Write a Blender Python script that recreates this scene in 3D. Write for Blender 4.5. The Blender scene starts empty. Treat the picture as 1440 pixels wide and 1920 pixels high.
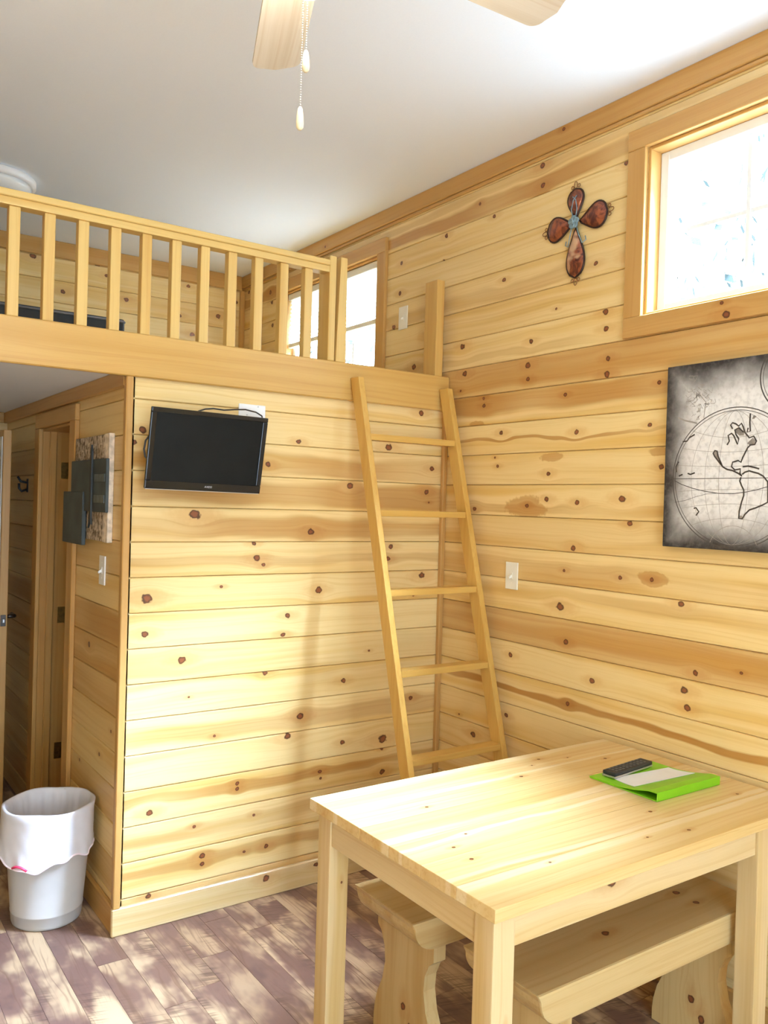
import bpy, bmesh, math, random
from mathutils import Vector, Matrix
random.seed(7)
SC = bpy.context.scene
COL = SC.collection

# ------------------------------------------------------------------ camera
CAM = Vector((-2.43499464, -3.01830369, 1.58496141))
FPX, YAW, PITCH, ROLL = 1578.6964, -0.608825421, -0.00880093974, 0.0289398151
_fw = Vector((-math.sin(YAW) * math.cos(PITCH), math.cos(YAW) * math.cos(PITCH), math.sin(PITCH)))
_r0 = Vector((math.cos(YAW), math.sin(YAW), 0))
_u0 = _r0.cross(_fw)
_rt = _r0 * math.cos(ROLL) + _u0 * math.sin(ROLL)
_up = _rt.cross(_fw)
cam = bpy.data.cameras.new('camera')
cam.sensor_fit = 'HORIZONTAL'
cam.sensor_width = 36.0
cam.lens = FPX / 1440 * 36
cam.clip_start = 0.02
camo = bpy.data.objects.new('camera', cam)
COL.objects.link(camo)
camo.matrix_world = Matrix(((_rt.x, _up.x, -_fw.x, CAM.x), (_rt.y, _up.y, -_fw.y, CAM.y), (_rt.z, _up.z, -_fw.z, CAM.z), (0, 0, 0, 1)))
SC.camera = camo


def px(x, y, axis, val):
    """photo pixel (1440 x 1920) -> point where its ray meets the plane axis = val"""
    d = _fw + _rt * ((x - 720) / FPX) - _up * ((y - 960) / FPX)
    return CAM + d * ((val - CAM[axis]) / d[axis])


# ------------------------------------------------------------------ world, sun, exposure
W = bpy.data.worlds.new('daylight')
SC.world = W
W.use_nodes = True
bg = W.node_tree.nodes['Background']
bg.inputs['Color'].default_value = (0.62, 0.81, 1.0, 1)
bg.inputs['Strength'].default_value = 14.0
sun = bpy.data.lights.new('hazy_sun', 'SUN')
sun.energy = 330.0
sun.angle = math.radians(36)
sun.color = (0.56, 0.73, 1.0)
suno = bpy.data.objects.new('hazy_sun', sun)
COL.objects.link(suno)
suno.location = (4, -4, 6)
suno.rotation_euler = Vector((1.0, -0.85, 1.8)).to_track_quat('Z', 'Y').to_euler()
vs = SC.view_settings
vs.view_transform = 'Standard'
vs.look = 'None'
vs.exposure = -0.14
vs.gamma = 1.0
vs.use_curve_mapping = False
SC.cycles.max_bounces = 8
SC.cycles.diffuse_bounces = 6
SC.cycles.transparent_max_bounces = 12
SC.cycles.sample_clamp_indirect = 6.0
SC.cycles.adaptive_threshold = 0.025


def portal(loc, normal, sx, sy):
    """daylight portal lying in a window opening, normal pointing into the room"""
    l = bpy.data.lights.new('window_daylight', 'AREA')
    l.shape = 'RECTANGLE'
    l.size, l.size_y = sx, sy
    l.cycles.is_portal = True
    o = bpy.data.objects.new('window_daylight', l)
    COL.objects.link(o)
    o.location = loc
    o.rotation_euler = Vector(normal).to_track_quat('-Z', 'Z').to_euler()
    return o


# ------------------------------------------------------------------ room dimensions (metres)
XL, YB, YF, ZC = -3.45, -4.7, 2.2, 3.08           # left wall, wall behind camera, loft back wall, ceiling
HX = -1.46                                        # hall side wall
HXL = -2.5                                        # hall left wall
ZH = 2.045                                        # hall ceiling (loft underside)
LOFT = 2.17
WIN1 = (1.09, 2.06, 2.275, 2.868)                 # right wall windows as (a0, a1, z0, z1), a = -y
WIN2 = (-1.60, -0.577, 2.275, 2.868)
WIN3 = (-3.15, -0.95, 0.05, 2.35)                 # unseen glazing added behind the camera for fill light (x0, x1, z0, z1)
portal((0.06, -1.575, 2.57), (-1, 0, 0), 0.97, 0.6)
portal((0.06, 1.09, 2.57), (-1, 0, 0), 1.02, 0.6)
portal((-2.05, YB - 0.05, 1.2), (0, 1, 0), 2.2, 2.3)


def zs(k):
    return 2.0727 - 0.13 * k


def lin(r, g, b):
    f = lambda c: (c / 255 / 12.92) if c / 255 <= 0.04045 else ((c / 255 + 0.055) / 1.055) ** 2.4
    return (f(r), f(g), f(b), 1.0)


# ------------------------------------------------------------------ node helpers and materials
class NT:
    def __init__(s, name):
        s.m = bpy.data.materials.new(name)
        s.m.use_nodes = True
        s.t = s.m.node_tree
        s.n = s.t.nodes
        s.bsdf = s.n['Principled BSDF']

    def put(s, sock, v):
        if isinstance(v, bpy.types.NodeSocket):
            s.t.links.new(v, sock)
        elif isinstance(v, (tuple, list)) and len(v) == 3 and sock.type == 'RGBA':
            sock.default_value = (*v, 1)
        else:
            sock.default_value = v

    def math(s, op, a, b=0.0, c=None, clamp=False):
        n = s.n.new('ShaderNodeMath')
        n.operation = op
        n.use_clamp = clamp
        s.put(n.inputs[0], a)
        s.put(n.inputs[1], b)
        if c is not None:
            s.put(n.inputs[2], c)
        return n.outputs[0]

    def vec(s, x, y, z):
        n = s.n.new('ShaderNodeCombineXYZ')
        s.put(n.inputs[0], x); s.put(n.inputs[1], y); s.put(n.inputs[2], z)
        return n.outputs[0]

    def sep(s, v):
        n = s.n.new('ShaderNodeSeparateXYZ')
        s.put(n.inputs[0], v)
        return n.outputs

    def noise(s, v, scale=1.0, detail=2.0, rough=0.5, dist=0.0):
        n = s.n.new('ShaderNodeTexNoise')
        s.put(n.inputs['Vector'], v)
        n.inputs['Scale'].default_value = scale
        n.inputs['Detail'].default_value = detail
        n.inputs['Roughness'].default_value = rough
        n.inputs['Distortion'].default_value = dist
        return n.outputs['Fac']

    def ramp(s, f, a, b, c=0.0, d=1.0):
        n = s.n.new('ShaderNodeMapRange')
        n.interpolation_type = 'SMOOTHSTEP'
        s.put(n.inputs[0], f)
        for i, q in enumerate((a, b, c, d)):
            s.put(n.inputs[1 + i], q)
        return n.outputs[0]

    def mix(s, f, a, b, mode='MIX'):
        n = s.n.new('ShaderNodeMix')
        n.data_type = 'RGBA'
        n.blend_type = mode
        s.put(n.inputs[0], f)
        s.put(n.inputs[6], a)
        s.put(n.inputs[7], b)
        return n.outputs[2]

    def attr(s, name, kind='GEOMETRY'):
        n = s.n.new('ShaderNodeAttribute')
        n.attribute_type = kind
        n.attribute_name = name
        return n

    def bump(s, h, strength=0.2, dist=0.001):
        n = s.n.new('ShaderNodeBump')
        n.inputs['Strength'].default_value = strength
        n.inputs['Distance'].default_value = dist
        s.put(n.inputs['Height'], h)
        s.t.links.new(n.outputs[0], s.bsdf.inputs['Normal'])

    def done(s, col, rough=0.5, metal=0.0, spec=0.5):
        s.put(s.bsdf.inputs['Base Color'], col)
        s.put(s.bsdf.inputs['Roughness'], rough)
        s.bsdf.inputs['Metallic'].default_value = metal
        s.bsdf.inputs['Specular IOR Level'].default_value = spec
        return s.m


def wood(name, light, mid, dark, nk=0, rough=0.38, lo=0.45, hi=0.75, spec=0.4, band=None, blobs=False):
    """pine: long streaks, growth lines, fibre; nk knot slots and two heartwood bands read from the object's own properties"""
    s = NT(name)
    u, v, w = s.sep(s.attr('wc').outputs['Vector'])
    oi = s.n.new('ShaderNodeObjectInfo')
    seed = s.math('MULTIPLY', oi.outputs['Random'], 61.0)
    M = s.math
    warp = None
    core = None
    halo = None
    rim = None
    if nk:
        jit = s.math('SUBTRACT', s.noise(s.vec(M('MULTIPLY', u, 60.0), M('MULTIPLY', v, 60.0), seed), 1.0, 1.0), 0.5)
        for i in range(nk):
            ku, kv, kr = s.sep(s.attr('k%d' % i, 'OBJECT').outputs['Vector'])
            du = M('SUBTRACT', u, ku)
            dv = M('SUBTRACT', v, kv)
            r1 = M('ADD', kr, 0.0002)
            x = M('DIVIDE', du, M('MULTIPLY', r1, 6.0))
            y = M('DIVIDE', dv, M('MULTIPLY', r1, 3.5))
            q = M('ADD', M('MULTIPLY', x, x), M('MULTIPLY', y, y))
            wgt = M('DIVIDE', 1.0, M('ADD', 1.0, M('MULTIPLY', q, M('MULTIPLY', q, 2.0))))
            wd = M('MULTIPLY', dv, wgt)
            dd = M('SQRT', M('ADD', M('MULTIPLY', M('MULTIPLY', du, du), 0.72), M('MULTIPLY', dv, dv)))
            dn = M('ADD', M('DIVIDE', dd, r1), M('MULTIPLY', jit, 1.0))
            c = s.ramp(dn, 0.78, 1.08, 1.0, 0.0)
            rm = M('MULTIPLY', c, s.ramp(dn, 0.35, 0.85, 0.0, 1.0))
            h = s.ramp(M('ADD', M('DIVIDE', M('SQRT', M('ADD', M('MULTIPLY', M('MULTIPLY', du, du), 0.12), M('MULTIPLY', dv, dv))), r1), jit), 0.8, 2.6, 1.0, 0.0)
            warp = wd if warp is None else M('ADD', warp, wd)
            core = c if core is None else M('MAXIMUM', core, c)
            rim = rm if rim is None else M('MAXIMUM', rim, rm)
            halo = h if halo is None else M('MAXIMUM', halo, h)
    wob = M('MULTIPLY', M('SUBTRACT', s.noise(s.vec(M('ADD', M('MULTIPLY', u, 1.6), seed), M('MULTIPLY', v, 6.0), seed), 1.0, 1.0), 0.5), 0.05)
    v2 = M('ADD', v, wob)
    if warp is not None:
        v2 = M('SUBTRACT', v2, M('MULTIPLY', warp, 0.85))
    big = s.noise(s.vec(M('ADD', M('MULTIPLY', u, 0.55), seed), M('ADD', M('MULTIPLY', v2, 15.0), seed), M('MULTIPLY', w, 15.0)), 1.0, 2.0, 0.5)
    ring = s.noise(s.vec(M('ADD', M('MULTIPLY', u, 1.0), seed), M('MULTIPLY', v2, 95.0), M('ADD', M('MULTIPLY', w, 95.0), seed)), 1.0, 2.0, 0.55)
    fib = s.noise(s.vec(M('MULTIPLY', u, 12.0), M('ADD', M('MULTIPLY', v, 520.0), seed), M('MULTIPLY', w, 520.0)), 1.0, 1.0, 0.5)
    col = s.mix(s.ramp(big, lo, hi), light, mid)
    if nk:
        tone = s.attr('tone', 'OBJECT').outputs['Fac']
        col = s.mix(M('MULTIPLY', tone, s.ramp(big, 0.25, 0.6, 0.55, 1.0)), col, dark)
        for b in ('b0', 'b1'):
            bv, bw, bs = s.sep(s.attr(b, 'OBJECT').outputs['Vector'])
            edge = M('MULTIPLY', M('SUBTRACT', s.noise(s.vec(M('ADD', M('MULTIPLY', u, 3.2), seed), M('MULTIPLY', v, 9.0), 3.0), 1.0, 2.0), 0.5), 0.045)
            dist = M('ABSOLUTE', M('ADD', M('SUBTRACT', v2, bv), edge))
            f = s.ramp(M('DIVIDE', dist, M('ADD', bw, 0.0001)), 0.6, 1.15, 1.0, 0.0)
            lenm = s.ramp(s.noise(s.vec(M('ADD', M('MULTIPLY', u, 1.4), M('MULTIPLY', seed, 1.7)), bv, 5.0), 1.0, 0.0), 0.3, 0.55, 0.35, 1.0)
            col = s.mix(M('MULTIPLY', M('MULTIPLY', f, lenm), bs), col, band or dark)
    if blobs:
        for b in ('p0', 'p1'):                        # resin-dark patches
            pu, pv, pr = s.sep(s.attr(b, 'OBJECT').outputs['Vector'])
            pr1 = M('ADD', pr, 0.0002)
            ex = M('DIVIDE', M('SUBTRACT', u, pu), pr1)
            ey = M('DIVIDE', M('SUBTRACT', v2, pv), M('MULTIPLY', pr1, 0.3))
            dq = M('ADD', M('SQRT', M('ADD', M('MULTIPLY', ex, ex), M('MULTIPLY', ey, ey))), M('MULTIPLY', jit, 0.5))
            col = s.mix(s.ramp(dq, 0.8, 1.05, 0.62, 0.0), col, dark)
    col = s.mix(s.ramp(ring, 0.48, 0.68, 0.0, 0.34), col, s.mix(1.0, col, (0.80, 0.66, 0.50), 'MULTIPLY'))
    col = s.mix(M('MULTIPLY', M('SUBTRACT', fib, 0.35), 0.5, clamp=True), col, s.mix(1.0, col, (0.84, 0.76, 0.64), 'MULTIPLY'))
    if nk:
        col = s.mix(M('MULTIPLY', halo, 0.35), col, s.mix(1.0, col, (0.72, 0.46, 0.25), 'MULTIPLY'))
        kc = s.mix(rim, lin(124, 66, 38), lin(52, 22, 14))
        col = s.mix(M('MULTIPLY', core, 0.95), col, kc)
    s.bump(M('ADD', M('MULTIPLY', ring, 0.6), M('MULTIPLY', fib, 0.4)), 0.10, 0.0015)
    return s.done(col, rough, 0.0, spec)


def plain(name, c, rough=0.5, metal=0.0, spec=0.5, var=0.06, scale=14.0):
    s = NT(name)
    tc = s.n.new('ShaderNodeTexCoord')
    n = s.noise(tc.outputs['Object'], scale, 3.0)
    c = tuple(c)[:3]
    col = s.mix(s.ramp(n, 0.3, 0.7), tuple(max(0, x * (1 - var)) for x in c), tuple(min(1, x * (1 + var)) for x in c))
    return s.done(col, rough, metal, spec)


PINES = {n: wood('knotty_pine', (0.78, 0.585, 0.27), (0.68, 0.44, 0.135), (0.41, 0.195, 0.042), nk=n, blobs=(n >= 4)) for n in (1, 2, 4, 6, 9)}
PINE = PINES[1]
TRIM = wood('pine_trim', (0.50, 0.285, 0.09), (0.43, 0.225, 0.056), (0.30, 0.14, 0.04), nk=2, lo=0.4, hi=0.8)
LADW = wood('ladder_pine', (0.575, 0.345, 0.085), (0.50, 0.275, 0.055), (0.4, 0.2, 0.06))
RAILW = wood('railing_pine', (0.66, 0.455, 0.155), (0.57, 0.345, 0.09), (0.4, 0.2, 0.06))
TABW = wood('table_pine', (0.68, 0.52, 0.28), (0.58, 0.40, 0.155), (0.48, 0.25, 0.08), nk=2, rough=0.3, spec=0.5)
TOPW = wood('tabletop_pine', (0.72, 0.53, 0.25), (0.63, 0.42, 0.15), (0.52, 0.28, 0.07), nk=3, rough=0.27, spec=0.5, lo=0.4, hi=0.85, band=(0.82, 0.69, 0.44))
BENW = wood('bench_pine', (0.58, 0.425, 0.20), (0.48, 0.315, 0.12), (0.35, 0.18, 0.06), nk=4, rough=0.4)
BEAMW = wood('beam_pine', (0.58, 0.36, 0.11), (0.50, 0.285, 0.07), (0.4, 0.2, 0.06), lo=0.35, hi=0.8)
BLADE = wood('fan_blade_wood', (0.60, 0.53, 0.42), (0.52, 0.44, 0.32), (0.4, 0.3, 0.18), rough=0.45)


def ceiling_mat():
    s = NT('painted_ceiling')
    tc = s.n.new('ShaderNodeTexCoord')
    n = s.noise(tc.outputs['Object'], 160.0, 2.0)
    s.bump(n, 0.12, 0.002)
    return s.done(s.mix(n, (0.81, 0.85, 0.90), (0.85, 0.88, 0.92)), 0.85, 0.0, 0.2)


CEIL = ceiling_mat()


def floor_mat():
    """rustic vinyl plank: tan boards with mauve-brown clouding, saw marks and cathedral grain"""
    s = NT('rustic_plank')
    M = s.math
    u, v, w = s.sep(s.attr('wc').outputs['Vector'])
    oi = s.n.new('ShaderNodeObjectInfo')
    seed = M('MULTIPLY', oi.outputs['Random'], 87.0)
    wob = M('MULTIPLY', s.noise(s.vec(M('ADD', M('MULTIPLY', u, 3.0), seed), M('MULTIPLY', v, 12.0), seed), 1.0, 2.0), 0.09)
    v2 = M('ADD', v, wob)
    grain = s.noise(s.vec(M('ADD', M('MULTIPLY', u, 2.0), seed), M('MULTIPLY', v2, 85.0), seed), 1.0, 3.0, 0.6)
    cloud = s.noise(s.vec(M('ADD', M('MULTIPLY', u, 4.2), seed), M('ADD', M('MULTIPLY', v, 8.0), seed), 1.0), 1.0, 3.0, 0.55)
    saw = s.noise(s.vec(M('ADD', M('MULTIPLY', u, 130.0), M('MULTIPLY', v, 40.0)), M('MULTIPLY', v, 9.0), seed), 1.0, 1.0)
    patch = s.ramp(s.noise(s.vec(M('ADD', M('MULTIPLY', u, 2.6), seed), M('MULTIPLY', v, 6.0), 9.0), 1.0, 1.0), 0.5, 0.62)
    base = s.mix(oi.outputs['Random'], lin(200, 172, 138), lin(164, 136, 108))
    col = s.mix(s.ramp(cloud, 0.37, 0.57), base, lin(118, 90, 80))
    col = s.mix(s.ramp(cloud, 0.60, 0.78, 0.0, 0.75), col, lin(88, 66, 62))
    col = s.mix(s.ramp(grain, 0.5, 0.66, 0.0, 0.55), col, lin(104, 74, 56))
    col = s.mix(M('MULTIPLY', M('MULTIPLY', s.ramp(saw, 0.5, 0.62), patch), 0.6), col, lin(84, 62, 50))
    s.bump(grain, 0.12, 0.001)
    return s.done(col, 0.42, 0.0, 0.45)


FLOOR = floor_mat()
WHITE = plain('white_plastic', (0.82, 0.82, 0.82), 0.35, var=0.02)
CREAM = plain('cream_plastic', (0.80, 0.76, 0.64), 0.35, var=0.02)
VINYL = plain('white_vinyl_frame', (0.80, 0.82, 0.83), 0.35, var=0.02)
BAG = plain('bin_liner_film', (0.66, 0.645, 0.68), 0.4, var=0.04)
BLACKG = plain('gloss_black', (0.008, 0.008, 0.009), 0.16, spec=0.35, var=0.05)
SCREEN = plain('dark_screen', (0.008, 0.009, 0.009), 0.4, spec=0.12, var=0.1)
BLACKM = plain('matt_black', (0.02, 0.02, 0.022), 0.5, var=0.1)
SILVER = plain('silver_edge', (0.55, 0.55, 0.56), 0.3, 0.8)
BRASS = plain('worn_brass', (0.62, 0.44, 0.14), 0.3, 1.0, var=0.15, scale=60)
STEEL = plain('dark_bronze', (0.06, 0.05, 0.045), 0.35, 0.8)
GREEN = plain('lime_vinyl', lin(125, 190, 25), 0.35, var=0.04)
PAPER = plain('white_paper', (0.80, 0.80, 0.78), 0.7, var=0.03)
DARKW = plain('dark_wall_core', (0.10, 0.06, 0.03), 0.9)
SLATE = plain('slate_blue_paint', lin(58, 66, 68), 0.6, var=0.25, scale=9)
NAVY = plain('black_mattress_cover', (0.022, 0.026, 0.032), 0.75, var=0.1)
REDP = plain('red_drawstring', lin(225, 60, 100), 0.4)
CHAINM = plain('bead_chain', (0.75, 0.72, 0.66), 0.3, 0.9)
IVORY = plain('ivory_wood_pull', (0.78, 0.66, 0.42), 0.35)


def weathered():
    s = NT('weathered_plank')
    tc = s.n.new('ShaderNodeTexCoord')
    n = s.noise(tc.outputs['Object'], 45.0, 5.0, 0.65, 0.6)
    n2 = s.noise(tc.outputs['Object'], 16.0, 3.0)
    col = s.mix(s.ramp(n, 0.38, 0.62), lin(96, 78, 62), lin(206, 190, 168))
    col = s.mix(s.ramp(n2, 0.45, 0.7, 0.0, 0.5), col, lin(150, 124, 92))
    return s.done(col, 0.8)


WEATH = weathered()


def copper():
    s = NT('marbled_copper')
    tc = s.n.new('ShaderNodeTexCoord')
    n = s.noise(tc.outputs['Object'], 26.0, 4.0, 0.6, 1.2)
    n2 = s.noise(tc.outputs['Object'], 11.0, 2.0, 0.5, 0.6)
    col = s.mix(s.ramp(n, 0.36, 0.62), lin(78, 36, 30), lin(150, 82, 52))
    col = s.mix(s.ramp(n2, 0.56, 0.68, 0.0, 0.8), col, lin(214, 172, 132))
    return s.done(col, 0.22, 0.35, 0.6)


COPPER = copper()
VERDI = plain('blue_patina', lin(128, 150, 158), 0.5, 0.3, var=0.2, scale=80)
WIRE = plain('dark_wire', lin(52, 34, 30), 0.4, 0.6)
WIREG = plain('rust_wire', lin(140, 96, 58), 0.45, 0.6)


def glass_mat():
    m = bpy.data.materials.new('window_glass')
    m.use_nodes = True
    t = m.node_tree
    t.nodes.clear()
    o = t.nodes.new('ShaderNodeOutputMaterial')
    mx = t.nodes.new('ShaderNodeMixShader')
    tr = t.nodes.new('ShaderNodeBsdfTransparent')
    gl = t.nodes.new('ShaderNodeBsdfGlossy')
    gl.inputs['Roughness'].default_value = 0.02
    tr.inputs['Color'].default_value = (0.96, 0.98, 0.98, 1)
    mx.inputs[0].default_value = 0.06
    t.links.new(tr.outputs[0], mx.inputs[1])
    t.links.new(gl.outputs[0], mx.inputs[2])
    t.links.new(mx.outputs[0], o.inputs[0])
    return m


GLASS = glass_mat()


def shade_mat():
    s = NT('white_cellular_shade')
    tc = s.n.new('ShaderNodeTexCoord')
    s.done(s.mix(s.noise(tc.outputs['Object'], 60.0, 2.0), (0.85, 0.83, 0.78), (0.9, 0.88, 0.84)), 0.8)
    tl = s.n.new('ShaderNodeBsdfTranslucent')
    tl.inputs[0].default_value = (0.92, 0.9, 0.85, 1)
    mx = s.n.new('ShaderNodeMixShader')
    mx.inputs[0].default_value = 0.6
    s.t.links.new(s.bsdf.outputs[0], mx.inputs[1])
    s.t.links.new(tl.outputs[0], mx.inputs[2])
    s.t.links.new(mx.outputs[0], s.n['Material Output'].inputs[0])
    return s.m


SHADE = shade_mat()

# ------------------------------------------------------------------ mesh helpers
AX = {'x': 0, 'y': 1, 'z': 2}


def obj(name, me, mat, parent=None):
    o = bpy.data.objects.new(name, me)
    COL.objects.link(o)
    if mat is not None:
        me.materials.clear()
        me.materials.append(mat)
    if parent is not None:
        o.parent = parent
    return o


def finish(name, bm, mat, parent=None, order='xzy', wc0=(0, 0, 0), smooth=False, wcf=None, normals=True):
    """bm in world coordinates; stored relative to the parent's position"""
    if normals:
        bmesh.ops.recalc_face_normals(bm, faces=bm.faces)
    me = bpy.data.meshes.new(name)
    if smooth:
        for f in bm.faces:
            f.smooth = True
    bm.to_mesh(me)
    bm.free()
    a = me.attributes.new('wc', 'FLOAT_VECTOR', 'POINT')
    off = parent_loc(parent)
    idx = [AX[c] for c in order]
    for i, v in enumerate(me.vertices):
        if wcf:
            a.data[i].vector = wcf(v.co)
        else:
            a.data[i].vector = (v.co[idx[0]] - wc0[0], v.co[idx[1]] - wc0[1], v.co[idx[2]] - wc0[2])
    if off.length > 0:
        me.transform(Matrix.Translation(-off))
    return obj(name, me, mat, parent)


def parent_loc(p):
    v = Vector((0, 0, 0))
    while p is not None:
        v += p.location
        p = p.parent
    return v


def add_box(bm, x0, x1, y0, y1, z0, z1, bevel=0.0, seg=1):
    vs_ = [bm.verts.new((x, y, z)) for x in (x0, x1) for y in (y0, y1) for z in (z0, z1)]
    fs = [bm.faces.new([vs_[i] for i in q]) for q in ((0, 1, 3, 2), (4, 6, 7, 5), (0, 4, 5, 1), (2, 3, 7, 6), (0, 2, 6, 4), (1, 5, 7, 3))]
    if bevel > 0:
        ed = {e for f in fs for e in f.edges}
        bmesh.ops.bevel(bm, geom=list(ed), offset=bevel, segments=seg, profile=0.7, affect='EDGES')
    return vs_


def box(name, b, mat, parent=None, bevel=0.002, order='xzy', seg=1, wc0=None):
    bm = bmesh.new()
    x0, x1, y0, y1, z0, z1 = b
    add_box(bm, x0, x1, y0, y1, z0, z1, bevel, seg)
    if wc0 is None:
        c = ((x0 + x1) / 2, (y0 + y1) / 2, (z0 + z1) / 2)
        i = [AX[q] for q in order]
        wc0 = (0, c[i[1]], c[i[2]])
    return finish(name, bm, mat, parent, order, wc0)


def hexa(bm, bot, top, bevel=0.0):
    """eight corners: bot 4 (loop) and top 4 (same loop order)"""
    v = [bm.verts.new(p) for p in list(bot) + list(top)]
    fs = [bm.faces.new([v[i] for i in q]) for q in ((3, 2, 1, 0), (4, 5, 6, 7), (0, 1, 5, 4), (1, 2, 6, 5), (2, 3, 7, 6), (3, 0, 4, 7))]
    if bevel > 0:
        bmesh.ops.bevel(bm, geom=list({e for f in fs for e in f.edges}), offset=bevel, segments=2, profile=0.6, affect='EDGES')


def tube(bm, pts, r, n=8, closed=False, taper=None):
    pts = [Vector(p) for p in pts]
    rings = []
    m = len(pts)
    prev = None
    for i, p in enumerate(pts):
        if closed:
            t = (pts[(i + 1) % m] - pts[i - 1]).normalized()
        else:
            t = (pts[min(i + 1, m - 1)] - pts[max(i - 1, 0)]).normalized()
        if prev is None:
            a = t.orthogonal().normalized()
        else:
            a = (prev - t * prev.dot(t))
            a = a.normalized() if a.length > 1e-6 else t.orthogonal().normalized()
        prev = a
        b = t.cross(a)
        rr = r * (taper[i] if taper else 1.0)
        rings.append([bm.verts.new(p + (a * math.cos(q * 2 * math.pi / n) + b * math.sin(q * 2 * math.pi / n)) * rr) for q in range(n)])
    for i in range(m if closed else m - 1):
        A, B = rings[i], rings[(i + 1) % m]
        for q in range(n):
            bm.faces.new((A[q], A[(q + 1) % n], B[(q + 1) % n], B[q]))
    if not closed:
        bm.faces.new(rings[0][::-1])
        bm.faces.new(rings[-1])


def lathe(bm, prof, c, n=32, cap0=True, cap1=True):
    rings = [[bm.verts.new((c[0] + r * math.cos(i * 2 * math.pi / n), c[1] + r * math.sin(i * 2 * math.pi / n), c[2] + z)) for i in range(n)] for r, z in prof]
    for A, B in zip(rings, rings[1:]):
        for i in range(n):
            bm.faces.new((A[i], A[(i + 1) % n], B[(i + 1) % n], B[i]))
    if cap0:
        bm.faces.new(rings[0][::-1])
    if cap1:
        bm.faces.new(rings[-1])
    return rings


def extrude(bm, poly, f0, f1):
    """closed polygon (list of 2-tuples) swept from f0(p) to f1(p)"""
    A = [bm.verts.new(f0(p)) for p in poly]
    B = [bm.verts.new(f1(p)) for p in poly]
    n = len(poly)
    for i in range(n):
        bm.faces.new((A[i], A[(i + 1) % n], B[(i + 1) % n], B[i]))
    fa = bm.faces.new(A[::-1])
    fb = bm.faces.new(B)
    fa.normal_update()
    fb.normal_update()
    bmesh.ops.triangulate(bm, faces=[fa, fb])


def empty(name, loc, label=None, cat=None, group=None, kind=None):
    o = bpy.data.objects.new(name, None)
    o.empty_display_size = 0.05
    COL.objects.link(o)
    o.location = loc
    return tag(o, label, cat, group, kind)


def tag(o, label=None, cat=None, group=None, kind=None):
    if label:
        o['label'] = label
    if cat:
        o['category'] = cat
    if group:
        o['group'] = group
    if kind:
        o['kind'] = kind
    return o


def setk(o, i, u, v, r):
    o['k%d' % i] = [float(u), float(v), float(r)]


# ------------------------------------------------------------------ boards on walls
BOARDS = {}


def board(plane, a0, a1, z0, z1, parent, mat=PINE):
    """tongue and groove board with chamfered long edges; plane maps (along, depth, z) to the room"""
    f = plane
    g, c, d1, th = 0.0006, 0.0028, 0.0045, 0.018
    zz0, zz1 = z0 + g, z1 - g
    sec = [(0.0, zz0 + c), (0.0, zz1 - c), (d1, zz1), (th, zz1), (th, zz0), (d1, zz0)]
    bm = bmesh.new()
    A = [bm.verts.new(f(a0, d, z)) for d, z in sec]
    B = [bm.verts.new(f(a1, d, z)) for d, z in sec]
    for i in range(6):
        bm.faces.new((A[i], A[(i + 1) % 6], B[(i + 1) % 6], B[i]))
    bm.faces.new(A[::-1])
    bm.faces.new(B)
    wc = [(a, z - (z0 + z1) / 2, d) for a in (a0, a1) for d, z in sec]
    o = finish('board', bm, mat, parent, wcf=lambda co: None or (0, 0, 0))
    at = o.data.attributes['wc']
    for i, q in enumerate(wc):
        at.data[i].vector = q
    return o


def plank_wall(key, plane, a0, a1, rows, parent, holes=(), stain=None):
    """one object per board; boards stop at window openings"""
    out = []
    for k in rows:
        z0, z1 = zs(k + 1), zs(k)
        z0, z1 = max(z0, 0.0), min(z1, ZC)
        lo = a0(k) if callable(a0) else a0
        hi = a1(k) if callable(a1) else a1
        cuts = [(lo, hi, z0, z1)]
        for h in holes:
            new = []
            for (p, q, r, t) in cuts:
                if q <= h[0] or p >= h[1] or t <= h[2] or r >= h[3]:
                    new.append((p, q, r, t))
                    continue
                if p < h[0]:
                    new.append((p, h[0], r, t))
                if q > h[1]:
                    new.append((h[1], q, r, t))
                if r < h[2] - 0.01:
                    new.append((max(p, h[0]), min(q, h[1]), r, h[2]))
                if t > h[3] + 0.01:
                    new.append((max(p, h[0]), min(q, h[1]), h[3], t))
            cuts = new
        for (p, q, r, t) in cuts:
            if q - p < 0.01 or t - r < 0.008:
                continue
            o = board(plane, p, q, r, t, parent)
            for n_, val in (stain or {}).get(k, {}).items():
                o[n_] = val if not isinstance(val, tuple) else [float(x) for x in val]
            out.append((p, q, r, t, o))
    BOARDS[key] = out
    return out


def knots(key, plane_axis, plane_val, amap, lst):
    cnt = {}
    for kx, ky, kr in lst:
        P = px(kx, ky, plane_axis, plane_val)
        a = amap(P)
        d = (P - CAM).dot(_fw)
        for (p, q, r, t, o) in BOARDS[key]:
            if p <= a <= q and r <= P.z < t:
                i = cnt.get(o.name, 0)
                if i < 9:
                    setk(o, i, a, P.z - (r + t) / 2, kr * d / FPX)
                    cnt[o.name] = i + 1
                break
    rng = random.Random(len(lst))
    for (p, q, r, t, o) in BOARDS[key]:           # the lengths of board the camera does not see carry knots too
        i = cnt.get(o.name, 0)
        while i < 6 and rng.random() < 0.6:
            a = rng.uniform(p, q)
            P = Vector(SAMPLE[key](a, (r + t) / 2))
            d = (P - CAM)
            dep = d.dot(_fw)
            if dep > 0.3 and abs(d.dot(_rt) / dep * FPX) < 760 and abs(d.dot(_up) / dep * FPX) < 1000:
                i += 1
                continue
            setk(o, i, a, rng.uniform(-0.045, 0.045), rng.uniform(0.005, 0.012))
            i += 1
        n_ = max([j + 1 for j in range(9) if 'k%d' % j in o.keys()] or [1])
        need = min(m for m in PINES if m >= n_)
        if 'p0' in o.keys():
            need = max(need, 4)
        o.data.materials[0] = PINES[need]


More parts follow.
